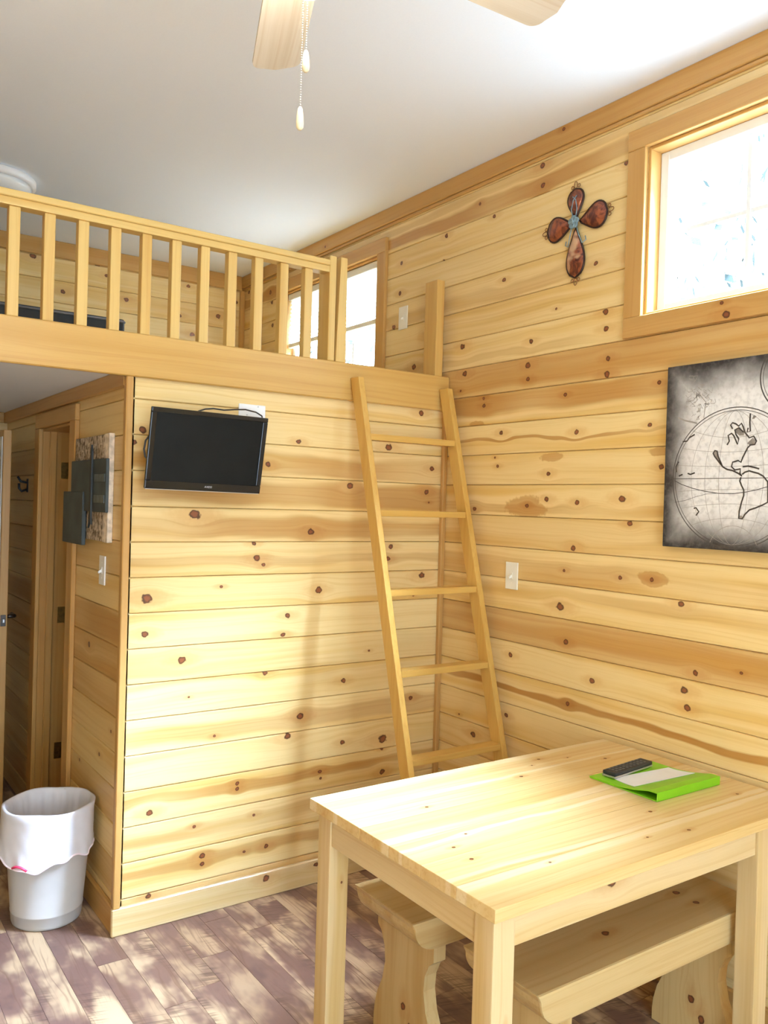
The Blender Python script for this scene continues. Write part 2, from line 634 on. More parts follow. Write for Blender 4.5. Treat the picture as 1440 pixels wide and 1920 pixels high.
planeR = lambda a, d, z: (d, -a, z)
planeT = lambda a, d, z: (a, d, z)
planeH = lambda a, d, z: (HX + d, a, z)
planeF = lambda a, d, z: (a, YF + d, z)
planeE = lambda a, d, z: (a, 2.16 + d, z)
SAMPLE = {'R': lambda a, z: (0, -a, z), 'T': lambda a, z: (a, 0, z), 'H': lambda a, z: (HX, a, z), 'F': lambda a, z: (a, YF, z)}


def shell(name, boxes, mat, bevel=0.0):
    bm = bmesh.new()
    for b in boxes:
        add_box(bm, *b)
    o = finish(name, bm, mat)
    return tag(o, kind='structure')


# floor with one object per plank
floor = shell('floor', [(XL - 0.1, 0.14, YB - 0.1, YF + 0.1, -0.08, -0.006)], DARKW)
PWID = 0.105
x = 0.0
row = 0
while x > XL:
    x0 = max(x - PWID, XL)
    y = YF + random.uniform(-0.9, 0.0)
    y1 = YF
    while y1 > YB:
        y0 = max(y, YB)
        bm = bmesh.new()
        add_box(bm, x0 + 0.0006, x - 0.0006, y0 + 0.0006, y1 - 0.0006, -0.006, 0.0)
        finish('plank', bm, FLOOR, floor, 'yxz', (0, (x0 + x) / 2, 0))
        y1 = y0
        y = y1 - random.choice((0.72, 0.95, 1.2))
    x = x0
    row += 1

# ceiling of the room and underside of the loft
tag(box('ceiling', (XL - 0.1, 0.14, YB - 0.1, YF + 0.14, ZC, ZC + 0.08), CEIL, bevel=0), kind='structure')
tag(box('ceiling_hall', (XL, -0.005, 0.0, YF, ZH, LOFT - 0.02), CEIL, bevel=0), kind='structure')
tag(box('floor_loft', (XL, -0.005, 0.0, YF, LOFT - 0.02, LOFT), LADW, bevel=0), kind='structure')


def wall_with_holes(x0, x1, a0, a1, z0, z1, holes, mk):
    """boxes that fill a wall around its openings"""
    out = []
    cur = a0
    for h in sorted(holes):
        out.append((cur, h[0], z0, z1))
        out.append((h[0], h[1], z0, h[2]))
        out.append((h[0], h[1], h[3], z1))
        cur = h[1]
    out.append((cur, a1, z0, z1))
    return [mk(*q) for q in out if q[1] - q[0] > 0.001 and q[3] - q[2] > 0.001]


# right wall
wall_right = shell('wall_right', wall_with_holes(0, 0, -YF - 0.14, -YB + 0.1, 0, ZC, [WIN1, WIN2], lambda a, b, c, d: (0.018, 0.13, -b, -a, c, d)), DARKW)
ST_R = {
    -8: {'b0': (0.0, 0.03, 0.3)}, -7: {'b0': (-0.02, 0.035, 0.85), 'b1': (0.04, 0.02, 0.4)}, -6: {'tone': 0.05}, -5: {'tone': 0.1}, -4: {'tone': 0.12, 'b0': (-0.02, 0.03, 0.35)},
    -3: {'tone': 0.12}, -2: {'tone': 0.05, 'b0': (-0.03, 0.02, 0.3)}, -1: {'tone': 0.55, 'b0': (0.01, 0.06, 0.5)}, 0: {'b0': (0.022, 0.045, 0.85), 'tone': 0.05},
    1: {'b0': (-0.005, 0.006, 0.8)}, 2: {'tone': 0.04}, 3: {'b0': (-0.03, 0.018, 0.5)}, 4: {'tone': 0.2}, 5: {'b0': (-0.02, 0.045, 0.45)},
    6: {'b0': (0.02, 0.025, 0.35)}, 7: {'tone': 0.75}, 8: {'tone': 0.03}, 9: {'b0': (0.0, 0.014, 0.95)}, 10: {'tone': 0.08}, 11: {'tone': 0.2}, 12: {'tone': 0.1}}
plank_wall('R', planeR, lambda k: -YF if zs(k) > 2.1 else -0.0, -YB, range(-8, 16), wall_right, [WIN1, WIN2], ST_R)
KN_R = [(1043, 579, 2.5), (1135, 585, 6), (1136, 616, 5.5), (996, 640, 4.5), (867, 650, 5.5), (871.6, 701, 5.5), (990, 685, 5.5), (990, 711, 4.5), (1140, 672, 5),
        (1137.5, 702, 6), (864, 733, 2.2), (906.6, 747, 3), (907, 761, 4), (1060, 740, 3.5), (1236, 717.5, 4), (940, 811.5, 4.5), (1081, 810, 5), (1218.5, 796.7, 4.2),
        (928, 858, 2), (933, 874, 3), (1027.7, 888, 4.5), (1240, 875, 5), (1025, 936, 5), (1082, 942, 5), (1166, 935, 7), (988, 948.5, 4), (890, 954, 4), (1181, 982, 5.2),
        (1075, 1027, 6), (1057.5, 1069.6, 3), (1162.5, 1083, 4), (1222, 1087, 4), (1050, 1137.5, 8), (1060.5, 1204, 5), (957, 1228, 4.2), (1110, 1276.6, 5), (949, 1341, 4.2),
        (887, 1377, 5.5), (860.6, 1339, 2), (1277, 1133, 6), (1304, 1262, 5.5), (1282.5, 1295, 7), (1289, 1328, 6.5), (1390, 1262, 3), (1064, 1319, 4), (926.7, 406, 4),
        (1174.5, 305.6, 4.5), (900, 382, 3), (1017, 311, 6), (1018, 348, 5), (1117, 494, 4.5), (1182.7, 476, 7), (837.5, 442, 4), (753, 493.5, 3.5), (832, 488, 2),
        (750, 550, 4), (738, 614, 4.5), (799, 629, 5), (776, 688, 5.5), (507, 548, 4), (510, 567, 4), (511, 610, 4), (467, 548, 3.5), (945, 525, 4), (1068, 470, 3)]
for slot, q in (('p0', (1034, 861, 25)), ('p0', (986, 951, 48)), ('p1', (1238, 848, 22)), ('p1', (895, 794, 18)), ('p0', (1225, 1087, 30))):
    P = px(q[0], q[1], 0, 0.0)
    for (p_, q_, r_, t_, o) in BOARDS['R']:
        if p_ <= -P.y <= q_ and r_ <= P.z < t_:
            o[slot] = [-P.y, P.z - (r_ + t_) / 2, q[2] * (P - CAM).dot(_fw) / FPX * 1.25]
knots('R', 0, 0.0, lambda P: -P.y, KN_R)

# wall with the television
wall_back = shell('wall_back', [(HX + 0.018, 0.0, 0.018, 0.10, 0.0, ZH)], DARKW)
ST_T = {
    0: {'tone': 0.0}, 1: {'tone': 0.02}, 2: {'b0': (-0.015, 0.045, 0.7)}, 3: {'b0': (0.0, 0.05, 0.75)}, 4: {'b0': (-0.005, 0.042, 0.7)},
    5: {'b0': (-0.01, 0.02, 0.4)}, 6: {'tone': 0.0}, 7: {'tone': 0.0}, 8: {'tone': 0.04}, 9: {'tone': 0.0}, 10: {'b0': (-0.01, 0.03, 0.5)}, 11: {'tone': 0.03},
    12: {'b0': (0.012, 0.02, 0.7)}, 13: {'b0': (0.01, 0.025, 0.5)}, 14: {'b0': (0.012, 0.022, 0.6)}, 15: {'tone': 0.45}}
plank_wall('T', planeT, HX, 0.0, range(0, 16), wall_back, (), ST_T)
KN_T = [(267.5, 806, 6.5), (250, 829, 6), (560, 828, 4.5), (503, 871, 5), (790, 774.6, 5), (729, 839, 6.5), (810, 879, 4.5), (657, 911, 6), (799, 923, 5), (804, 942, 2),
        (365, 965, 10), (583, 997.5, 6), (476, 1019, 4), (481.8, 1046.8, 6), (494, 1059, 3.6), (733, 1025, 4.5), (727, 1047.6, 4.5), (791, 1079, 6), (775, 1116.5, 2.2),
        (415, 1100, 3), (597.6, 1105.8, 6), (276, 1122.5, 9), (539.5, 1153.6, 5), (531, 1190, 4.5), (271.7, 1189, 6), (341, 1238, 7), (692, 1220, 2.3), (497, 1261.6, 4.5),
        (644, 1276, 4.6), (770, 1309, 4.5), (354, 1307, 2), (563, 1343, 6.5), (539.5, 1379.5, 6), (718, 1385, 8), (716, 1404, 3), (402, 1380, 2.4), (642, 1392, 4.5),
        (444.6, 1469, 3.6), (444.6, 1479, 3.6), (599.6, 1446.7, 3.6), (601, 1459, 2.6), (280, 1524, 6), (364, 1550, 3), (476, 1528, 3), (379, 1605, 5), (379, 1620, 4.2),
        (499, 1586, 4), (458, 1597, 2.8), (716.7, 1447, 5), (278, 1680, 5), (787, 1432, 3.5)]
knots('T', 1, 0.0, lambda P: P.x, KN_T)

# hall side wall with the bathroom doorway
DOOR1 = (0.722, 1.306, 0.0, 1.906)
wall_hall = shell('wall_hall', wall_with_holes(0, 0, 0.10, YF, 0, ZH, [DOOR1], lambda a, b, c, d: (HX + 0.018, HX + 0.12, a, b, c, d)), DARKW)
ST_H = {2: {'tone': 0.3}, 5: {'tone': 0.35}, 7: {'b0': (0.0, 0.06, 0.8)}, 8: {'tone': 0.7}, 9: {'tone': 0.6}, 10: {'tone': 0.2}, 12: {'tone': 0.4}, 14: {'tone': 0.5}}
plank_wall('H', planeH, 0.0, YF, range(0, 16), wall_hall, [DOOR1], ST_H)
knots('H', 0, HX, lambda P: P.y, [(167, 1208, 6), (208, 1372, 3.5), (186, 1414, 4), (149, 1425, 3)])

# loft back wall, hall end, remaining walls
wall_loft = shell('wall_loft', [(XL, 0.13, YF + 0.018, YF + 0.12, 0, ZC)], DARKW)
plank_wall('F', planeF, XL, 0.0, range(-8, 0), wall_loft, (), {-3: {'tone': 0.05}, -6: {'tone': 0.06}, -2: {'b0': (-0.02, 0.02, 0.35)}})
knots('F', 1, YF, lambda P: P.x, [(61.7, 480, 5), (183, 497, 4), (200, 516.7, 3.2), (118, 546.7, 4), (237, 562, 4), (353, 536.7, 3.2), (441.7, 566.7, 3.6), (409, 593, 4.2), (337, 592, 3.2), (360, 627, 4)])
wall_hall_end = shell('wall_hall_end', [(HX, HX + 0.1, 2.16, YF, 0, ZH), (HXL, HX, 2.17, YF, 0, ZH)], DARKW)
for k in range(0, 16):
    board(planeE, HXL, HX, max(zs(k + 1), 0), min(zs(k), ZH), wall_hall_end)
tag(box('wall_hall_left', (HXL - 0.1, HXL, 0.0, YF, 0.0, ZH), PINE, bevel=0, order='yzx'), kind='structure')
tag(box('wall_nook', (XL, HXL - 0.1, 0.0, 0.1, 0.0, ZH), PINE, bevel=0), kind='structure')
shell('wall_left', wall_with_holes(0, 0, YB - 0.1, YF + 0.12, 0, ZC, [], lambda a, b, c, d: (XL - 0.1, XL, a, b, c, d)), PINE)
shell('wall_front', wall_with_holes(0, 0, XL, 0.13, 0, ZC, [WIN3], lambda a, b, c, d: (a, b, YB - 0.1, YB, c, d)), PINE)

# ------------------------------------------------------------------ trim
TN = [0]


def trim(b, order, mat=TRIM, bevel=0.003):
    TN[0] += 1
    return tag(box('trim_%d' % TN[0], b, mat, None, bevel, order), kind='structure')


t = trim((-0.020, 0.0, YB, YF, 3.003, ZC), 'yzx')                              # crown on the right wall
for i, q in enumerate(((1057, 242), (609.6, 462.6))):
    P = px(*q, 0, -0.02)
    setk(t, i, P.y, P.z - (3.003 + ZC) / 2, 0.007)
trim((-0.012, 0.0, YB, YF, 2.988, 3.003), 'yzx')
trim((XL, -0.02, YF - 0.02, YF, 2.985, ZC), 'xzy')                             # crown on the loft back wall
trim((HX - 0.018, HX + 0.008, -0.018, 0.012, 0.10, 2.02), 'zxy')               # outside corner beside the television wall
trim((-0.022, 0.0, -0.022, 0.0, 0.0, 2.02), 'zxy')                             # inside corner
trim((-0.03, 0.0, YF - 0.03, YF, LOFT, 2.985), 'zxy')
trim((HX - 0.02, HX, 0.012, YF, 1.985, ZH), 'yzx')                             # hall ceiling strip
trim((HXL, HX - 0.02, 2.14, 2.16, 1.985, ZH), 'xzy')
t = tag(box('baseboard_back', (HX - 0.022, 0.0, -0.018, 0.0, 0.0, 0.101), TABW, None, 0.004, 'xzy'), kind='structure')
for i, q in enumerate(((499, 1647, 6), (592.5, 1621, 4.5))):
    P = px(q[0], q[1], 1, -0.018)
    setk(t, i, P.x, P.z - 0.0505, q[2] * (P - CAM).dot(_fw) / FPX)
tag(box('baseboard_hall', (HX - 0.018, HX, 0.0, 0.66, 0.0, 0.101), TRIM, None, 0.004, 'yzx'), kind='structure')
tag(box('baseboard_right', (-0.018, 0.0, YB, -0.024, 0.0, 0.101), TRIM, None, 0.004, 'yzx'), kind='structure')

# beam across the front of the loft
beam = tag(box('loft_beam', (XL + 0.004, -0.004, -0.024, -0.002, 2.018, LOFT + 0.004), BEAMW, None, 0.004, 'xzy'),
           'wide golden pine beam across the front edge of the loft', 'beam')


# ------------------------------------------------------------------ windows
def window(n, a0, a1, z0, z1, cols, rows, gx=0.085, full=True):
    """window in the right wall (a = -y): casing, jambs, vinyl frame, muntins and panes"""
    root = empty('window_%d' % n, (0.0, -(a0 + a1) / 2, z0), kind='structure')
    cw = 0.076
    Y = lambda a: -a
    B = lambda nm, x0, x1, p, q, r, t_, m, o='zyx', bv=0.002: box(nm, (x0, x1, Y(q), Y(p), r, t_), m, root, bv, o)
    B('casing', -0.018, 0.0, a0 - cw, a0, z0, z1, TRIM)
    B('casing', -0.018, 0.0, a1, a1 + cw, z0, z1, TRIM)
    B('casing', -0.020, 0.0, a0 - cw, a1 + cw, z1, z1 + 0.072, TRIM, 'yzx')
    s = B('casing', -0.020, 0.0, a0 - cw, a1 + cw, z0 - 0.072, z0, TRIM, 'yzx')
    if n == 1:
        P = px(1361, 590, 0, -0.02)
        setk(s, 0, P.y, P.z - (z0 - 0.036), 0.013)
        P = px(1353, 568, 0, -0.02)
        setk(s, 1, P.y, P.z - (z0 - 0.036), 0.006)
    th = 0.012
    B('jamb', 0.0, 0.125, a0, a0 + th, z0, z1, TRIM)
    B('jamb', 0.0, 0.125, a1 - th, a1, z0, z1, TRIM)
    B('jamb', 0.0, 0.125, a0 + th, a1 - th, z1 - th, z1, TRIM, 'yzx')
    B('jamb', 0.0, 0.125, a0 + th, a1 - th, z0, z0 + th, TRIM, 'yzx')
    fw = 0.034
    p, q, r, t_ = a0 + th, a1 - th, z0 + th, z1 - th
    B('sash_frame', gx - 0.03, gx + 0.03, p, p + fw, r, t_, VINYL)
    B('sash_frame', gx - 0.03, gx + 0.03, q - fw, q, r, t_, VINYL)
    B('sash_frame', gx - 0.03, gx + 0.03, p + fw, q - fw, r, r + fw, VINYL)
    B('sash_frame', gx - 0.03, gx + 0.03, p + fw, q - fw, t_ - fw, t_, VINYL)
    p, q, r, t_ = p + fw, q - fw, r + fw, t_ - fw
    for i in range(1, cols):
        c = p + (q - p) * i / cols
        B('muntin', gx - 0.006, gx + 0.006, c - 0.008, c + 0.008, r, t_, VINYL, 'zyx', 0.001)
    for j in range(1, rows):
        c = r + (t_ - r) * j / rows
        B('muntin', gx - 0.005, gx + 0.005, p, q, c - 0.008, c + 0.008, VINYL, 'zyx', 0.001)
    for i in range(cols):
        for j in range(rows):
            ca, cb = p + (q - p) * i / cols + 0.006, p + (q - p) * (i + 1) / cols - 0.006
            cc, cd = r + (t_ - r) * j / rows + 0.006, r + (t_ - r) * (j + 1) / rows - 0.006
            bm = bmesh.new()
            bm.faces.new([bm.verts.new((gx, Y(a), z)) for a, z in ((ca, cc), (cb, cc), (cb, cd), (ca, cd))])
            finish('pane', bm, GLASS, root)
    return root


window(1, *WIN1, 3, 2)
window(2, *WIN2, 3, 2)
# shade on the loft window
sh = empty('window_shade', (0.03, 1.09, 2.535), 'white pleated shade pulled halfway down the loft window', 'window shade')
box('head_rail', (0.012, 0.048, 0.595, 1.583, 2.815, 2.853), CREAM, sh, 0.003)
bm = bmesh.new()
N = 22
prev = None
for i in range(N + 1):
    z = 2.815 - (2.815 - 2.552) * i / N
    xx = 0.026 if i % 2 else 0.036
    cur = [bm.verts.new((xx, 0.6, z)), bm.verts.new((xx, 1.578, z))]
    if prev:
        bm.faces.new((prev[0], prev[1], cur[1], cur[0]))
    prev = cur
finish('shade_fabric', bm, SHADE, sh)
box('bottom_rail', (0.018, 0.044, 0.598, 1.58, 2.526, 2.552), CREAM, sh, 0.003)

# unseen glazing behind the camera, sized for its fill light
w3 = empty('window_3', (-2.15, YB, 0), kind='structure')
for xa, xb in ((-3.15, -3.08), (-2.085, -2.015), (-1.02, -0.95)):
    box('sash_frame', (xa, xb, YB - 0.08, YB - 0.02, 0.05, 2.35), VINYL, w3)
for za, zb in ((0.05, 0.15), (2.27, 2.35)):
    box('sash_frame', (-3.08, -1.02, YB - 0.08, YB - 0.02, za, zb), VINYL, w3)
for xa, xb in ((-3.08, -2.085), (-2.015, -1.02)):
    bm = bmesh.new()
    bm.faces.new([bm.verts.new((q_[0], YB - 0.05, q_[1])) for q_ in ((xa, 0.15), (xb, 0.15), (xb, 2.27), (xa, 2.27))])
    finish('pane', bm, GLASS, w3)

# ------------------------------------------------------------------ doors in the hall
d1 = empty('door_1', (HX, 1.0, 0), kind='structure')
CW = 0.088
box('casing', (HX - 0.02, HX, 0.735 - CW, 0.735, 0.0, 1.905), TRIM, d1, 0.003, 'zyx')
box('casing', (HX - 0.02, HX, 1.29, 1.29 + CW, 0.0, 1.905), TRIM, d1, 0.003, 'zyx')
box('casing', (HX - 0.02, HX, 0.735 - CW, 1.29 + CW, 1.905, 1.975), TRIM, d1, 0.003, 'yzx')
box('jamb', (HX, HX + 0.12, 0.723, 0.735, 0, 1.905), TRIM, d1, 0.001, 'zxy')
box('jamb', (HX, HX + 0.135, 1.29, 1.305, 0, 1.905), TRIM, d1, 0.001, 'zxy')
box('jamb', (HX, HX + 0.135, 0.7355, 1.2895, 1.893, 1.905), TRIM, d1, 0.001, 'yxz')
box('door_stop', (HX + 0.03, HX + 0.062, 1.278, 1.29, 0, 1.895), TRIM, d1, 0.002, 'zxy')
leaf = box('door_leaf', (HX + 0.145, HX + 0.70, 1.255, 1.29, 0.012, 1.885), TRIM, d1, 0.003, 'zxy')
for zc in (1.706, 0.995, 0.325):
    h = box('hinge', (HX + 0.086, HX + 0.124, 1.2878, 1.2902, zc - 0.04, zc + 0.04), BRASS, d1, 0.0005)
    for i in range(5):
        bm = bmesh.new()
        lathe(bm, [(0.0062, 0.0), (0.0066, 0.001), (0.0066, 0.0142), (0.0062, 0.0152)], (HX + 0.131, 1.283, zc - 0.04 + i * 0.016), 12)
        finish('knuckle', bm, BRASS, h, smooth=False)
d2 = empty('door_2', (-1.61, 1.35, 0), kind='structure')
lf = box('door_leaf', (-1.627, -1.591, 1.35, 2.05, 0.012, 1.892), TRIM, d2, 0.002, 'zyx')
box('door_panel', (-1.631, -1.627, 1.37, 2.03, 0.06, 1.86), plain('pale_grey_face', (0.62, 0.66, 0.66), 0.4), d2, 0.001)  # thin pale grey sheet over the left face of the leaf
lk = box('latch_plate', (-1.622, -1.598, 1.3475, 1.35, 0.945, 1.0), STEEL, d2, 0.001)
box('bolt', (-1.614, -1.604, 1.338, 1.348, 0.962, 0.982), SILVER, d2, 0.002)
bm = bmesh.new()
tube(bm, [(-1.591, 1.40, 0.985), (-1.556, 1.40, 0.985), (-1.548, 1.405, 0.985), (-1.546, 1.49, 0.985)], 0.009, 8)
finish('lever_handle', bm, STEEL, d2, smooth=True)
hk = empty('coat_hook', (HX - 0.005, 1.6, 1.62), 'small black coat hook on the hall wall beyond the doorway', 'coat hook')
box('back_plate', (HX - 0.004, HX - 0.0002, 1.585, 1.615, 1.595, 1.665), BLACKM, hk, 0.001)
bm = bmesh.new()
tube(bm, [(HX - 0.004, 1.6, 1.61), (HX - 0.03, 1.6, 1.60), (HX - 0.042, 1.6, 1.615), (HX - 0.043, 1.6, 1.64)], 0.006, 8)
tube(bm, [(HX - 0.004, 1.6, 1.645), (HX - 0.035, 1.6, 1.65), (HX - 0.05, 1.6, 1.675)], 0.006, 8)
finish('hook', bm, BLACKM, hk, smooth=True)

# ------------------------------------------------------------------ loft railing
rail = empty('loft_railing', (-1.3, 0.0, LOFT + 0.004), 'golden pine loft railing with square balusters and a double end post', 'railing')
box('top_rail', (XL + 0.02, -0.652, -0.022, 0.030, 2.536, 2.562), RAILW, rail, 0.004, 'xzy', 2)
box('rail_cap', (XL + 0.02, -0.652, -0.030, 0.036, 2.562, 2.586), RAILW, rail, 0.007, 'xzy', 3)
first = None
for k in range(-13, 11):
    bx = -1.862 + 0.1117 * k
    if first is None:
        first = box('baluster', (bx - 0.018, bx + 0.018, -0.014, 0.022, LOFT + 0.004, 2.536), RAILW, rail, 0.002, 'zxy')
        fx = bx
    else:
        o = first.copy()
        COL.objects.link(o)
        o.location.x = bx - fx
box('end_post', (-0.652, -0.619, -0.022, 0.068, LOFT + 0.004, 2.606), RAILW, rail, 0.003, 'zxy')
bm = bmesh.new()
hexa(bm, [(-0.613, -0.022, LOFT + 0.004), (-0.563, -0.022, LOFT + 0.004), (-0.563, 0.068, LOFT + 0.004), (-0.613, 0.068, LOFT + 0.004)],
     [(-0.598, -0.022, 2.608), (-0.568, -0.022, 2.608), (-0.568, 0.068, 2.608), (-0.598, 0.068, 2.608)], 0.002)
finish('grab_post', bm, RAILW, rail, 'zxy')
tag(box('loft_post', (-0.088, -0.046, -0.022, 0.068, LOFT + 0.004, 2.606), BEAMW, None, 0.004, 'zxy', 2),
    'short square pine post beside the knotty wall at the top of the ladder', 'post')

# mattress on the loft floor
mt = empty('mattress', (-1.85, 1.68, LOFT), 'black covered mattress lying on the loft floor', 'mattress')
box('cover', (-2.6, -1.105, 1.2, 2.15, LOFT, 2.474), NAVY, mt, 0.02, seg=3)
bm = bmesh.new()
for zz in (LOFT + 0.02, 2.46):
    tube(bm, [(-2.58, 1.199, zz), (-1.112, 1.199, zz), (-1.104, 1.215, zz), (-1.104, 2.13, zz)], 0.006, 6)
finish('piping', bm, plain('grey_piping', (0.14, 0.14, 0.15), 0.6), mt, smooth=True)

# ceiling light over the loft
cl = empty('ceiling_light', (-1.72, 1.34, ZC), 'round white flush ceiling light above the loft', 'ceiling light')
bm = bmesh.new()
lathe(bm, [(0.195, 0.0), (0.205, -0.006), (0.205, -0.03), (0.19, -0.036)], (-1.72, 1.34, ZC), 48, True, True)
finish('rim', bm, WHITE, cl, smooth=True)
bm = bmesh.new()
lathe(bm, [(0.188, -0.034), (0.18, -0.055), (0.155, -0.078), (0.11, -0.096), (0.055, -0.106), (0.012, -0.108)], (-1.72, 1.34, ZC), 48)
finish('diffuser', bm, plain('opal_glass', (0.74, 0.76, 0.76), 0.25, var=0.02), cl, smooth=True)

# ------------------------------------------------------------------ ladder
lad = empty('ladder', (-0.29, -0.65, 0.0), 'golden pine ladder leaning against the loft beam in the corner', 'ladder')
LS = 0.277
lf_ = lambda z: -0.088 - (2.112 - z) * LS
LD = 0.062
for (xa, xb) in ((-0.541, -0.514), (-0.066, -0.038)):
    bm = bmesh.new()
    q = lambda z: [(xa, lf_(z), z), (xb, lf_(z), z), (xb, lf_(z) + LD, z), (xa, lf_(z) + LD, z)]
    hexa(bm, q(0.0), q(2.112), 0.003)
    finish('ladder_rail', bm, LADW, lad, 'zyx')
for zt in (1.875, 1.563, 1.250, 0.944, 0.624, 0.31):
    bm = bmesh.new()
    y0 = lf_(zt) + 0.002
    add_box(bm, -0.5135, -0.0665, y0, y0 + 0.058, zt - 0.026, zt, 0.003, 2)
    finish('tread', bm, LADW, lad, 'xyz')

# ------------------------------------------------------------------ television
tvr = empty('television', (-1.217, -0.145, 1.757), 'flat black television tilted down on its wall mount', 'television')
tex = Vector((1, 0, -0.012)).normalized()
tup = Vector((0, -0.05, 0.28)).normalized()
tup = (tup - tex * tup.dot(tex)).normalized()
tn = tex.cross(tup)                                   # towards the room
if tn.y > 0:
    tn = -tn
TC = Vector((-1.2175, -0.147, 1.757))
tv = lambda a, b, c: TC + tex * a + tup * b + tn * c


def tvbox(bm, a0, a1, b0, b1, c0, c1, bevel):
    hexa(bm, [tv(a0, b0, c0), tv(a1, b0, c0), tv(a1, b1, c0), tv(a0, b1, c0)], [tv(a0, b0, c1), tv(a1, b0, c1), tv(a1, b1, c1), tv(a0, b1, c1)], bevel)


hw, hh = 0.2225, 0.1435
bm = bmesh.new()
tvbox(bm, -hw + 0.03, hw - 0.03, -hh + 0.03, hh - 0.02, -0.05, -0.02, 0.008)
tvbox(bm, -hw + 0.004, hw - 0.004, -hh + 0.004, hh - 0.004, -0.02, -0.006, 0.003)
finish('back_case', bm, BLACKM, tvr)
for (a0, a1, b0, b1) in ((-hw, hw, hh - 0.017, hh), (-hw, hw, -hh, -hh + 0.03), (-hw, -hw + 0.02, -hh + 0.03, hh - 0.017), (hw - 0.02, hw, -hh + 0.03, hh - 0.017)):
    bm = bmesh.new()
    tvbox(bm, a0, a1, b0, b1, -0.008, 0.006, 0.003)
    finish('bezel', bm, BLACKG, tvr)
bm = bmesh.new()
tvbox(bm, -hw + 0.019, hw - 0.019, -hh + 0.029, hh - 0.016, -0.007, 0.001, 0.0)
finish('screen', bm, SCREEN, tvr)
bm = bmesh.new()
tvbox(bm, -hw + 0.004, hw - 0.004, -hh - 0.0022, -hh + 0.0003, -0.004, 0.004, 0.0)
finish('silver_edge', bm, SILVER, tvr)
fc = bpy.data.curves.new('maker_name', 'FONT')
fc.body = 'AXESS'
fc.size = 0.0105
fc.align_x = 'CENTER'
fc.shear = 0.2
tmp = bpy.data.objects.new('maker_name', fc)
COL.objects.link(tmp)
bpy.context.view_layer.update()
me = bpy.data.meshes.new_from_object(tmp.evaluated_get(bpy.context.evaluated_depsgraph_get()))
bpy.data.objects.remove(tmp)
c0 = tv(0.012, -hh + 0.0125, 0.0064)
me.transform(Matrix(((tex.x, tup.x, tn.x, c0.x), (tex.y, tup.y, tn.y, c0.y), (tex.z, tup.z, tn.z, c0.z), (0, 0, 0, 1))))
me.transform(Matrix.Translation(-tvr.location))
me.name = 'maker_name'
obj('maker_name', me, plain('logo_grey', (0.5, 0.48, 0.48), 0.4), tvr)
box('mount_plate', (-1.29, -1.15, -0.006, 0.0, 1.70, 1.81), BLACKM, tvr, 0.002)
bm = bmesh.new()
add_box(bm, -1.245, -1.195, -0.11, -0.004, 1.735, 1.785, 0.004)
finish('mount_arm', bm, BLACKM, tvr)
bm = bmesh.new()
pts = [(372, 771, -0.13), (385, 767, -0.125), (400, 766, -0.12), (420, 769, -0.11), (440, 768, -0.09), (460, 768, -0.06), (480, 773, -0.035), (491, 780, -0.02), (493, 790, -0.012), (492, 800, -0.006)]
tube(bm, [px(a, b, 1, c) for a, b, c in pts], 0.0028, 8)
finish('cable', bm, BLACKM, tvr, smooth=True)
bm = bmesh.new()
pts = [(279, 818, -0.13), (273, 826, -0.12), (270, 842, -0.115), (272, 856, -0.12), (278, 862, -0.13)]
tube(bm, [px(a, b, 1, c) for a, b, c in pts], 0.0035, 8)
finish('cable', bm, BLACKM, tvr, smooth=True)
pt = empty('cover_plate', (-0.977, 0.0, 1.90), 'white square cover plate half hidden behind the television', 'wall plate')
box('plate', (-1.035, -0.92, -0.005, -0.0002, 1.848, 1.962), WHITE, pt, 0.002)
for q in ((484, 763), (463, 778)):
    P = px(*q, 1, -0.005)
    bm = bmesh.new()
    tube(bm, [(P.x, -0.0045, P.z), (P.x, -0.0062, P.z)], 0.0032, 10)
    finish('screw', bm, SILVER, pt)


# ------------------------------------------------------------------ switch plates
def switch(loc, axis, label, mat, tog=True):
    """axis: direction the plate faces"""
    s = empty('light_switch', loc, label, 'light switch')
    n = Vector(axis)
    x_, y_, z_ = loc
    if abs(n.x) > 0:
        xs = sorted((x_ + n.x * 0.0003, x_ + n.x * 0.006))
        box('plate', (xs[0], xs[1], y_ - 0.035, y_ + 0.035, z_ - 0.056, z_ + 0.056), mat, s, 0.0025, seg=2)
        xs = sorted((x_ + n.x * 0.006, x_ + n.x * 0.0075))
        box('toggle_frame', (xs[0], xs[1], y_ - 0.006, y_ + 0.006, z_ - 0.013, z_ + 0.013), mat, s, 0.0005)
        bm = bmesh.new()
        a, b = x_ + n.x * 0.006, x_ + n.x * 0.019
        hexa(bm, [(a, y_ - 0.0045, z_ - 0.006), (a, y_ + 0.0045, z_ - 0.006), (a, y_ + 0.0045, z_ + 0.006), (a, y_ - 0.0045, z_ + 0.006)],
             [(b, y_ - 0.0035, z_ - 0.012), (b, y_ + 0.0035, z_ - 0.012), (b, y_ + 0.0035, z_ - 0.004), (b, y_ - 0.0035, z_ - 0.004)])
        finish('toggle', bm, mat, s)
        for dz in (-0.03, 0.03):
            bm = bmesh.new()
            tube(bm, [(x_ + n.x * 0.0055, y_, z_ + dz), (x_ + n.x * 0.0066, y_, z_ + dz)], 0.0028, 10)
            finish('screw', bm, mat, s)
    return s


switch((0.0, -0.468, 1.306), (-1, 0, 0), 'cream switch plate on the knotty wall to the right of the ladder', CREAM)
switch((0.0, 0.353, 2.507), (-1, 0, 0), 'cream switch plate between the loft window and the short post', CREAM)
switch((HX, 0.266, 1.300), (-1, 0, 0), 'white toggle switch on the hall wall under the slate and weathered wood art', WHITE)

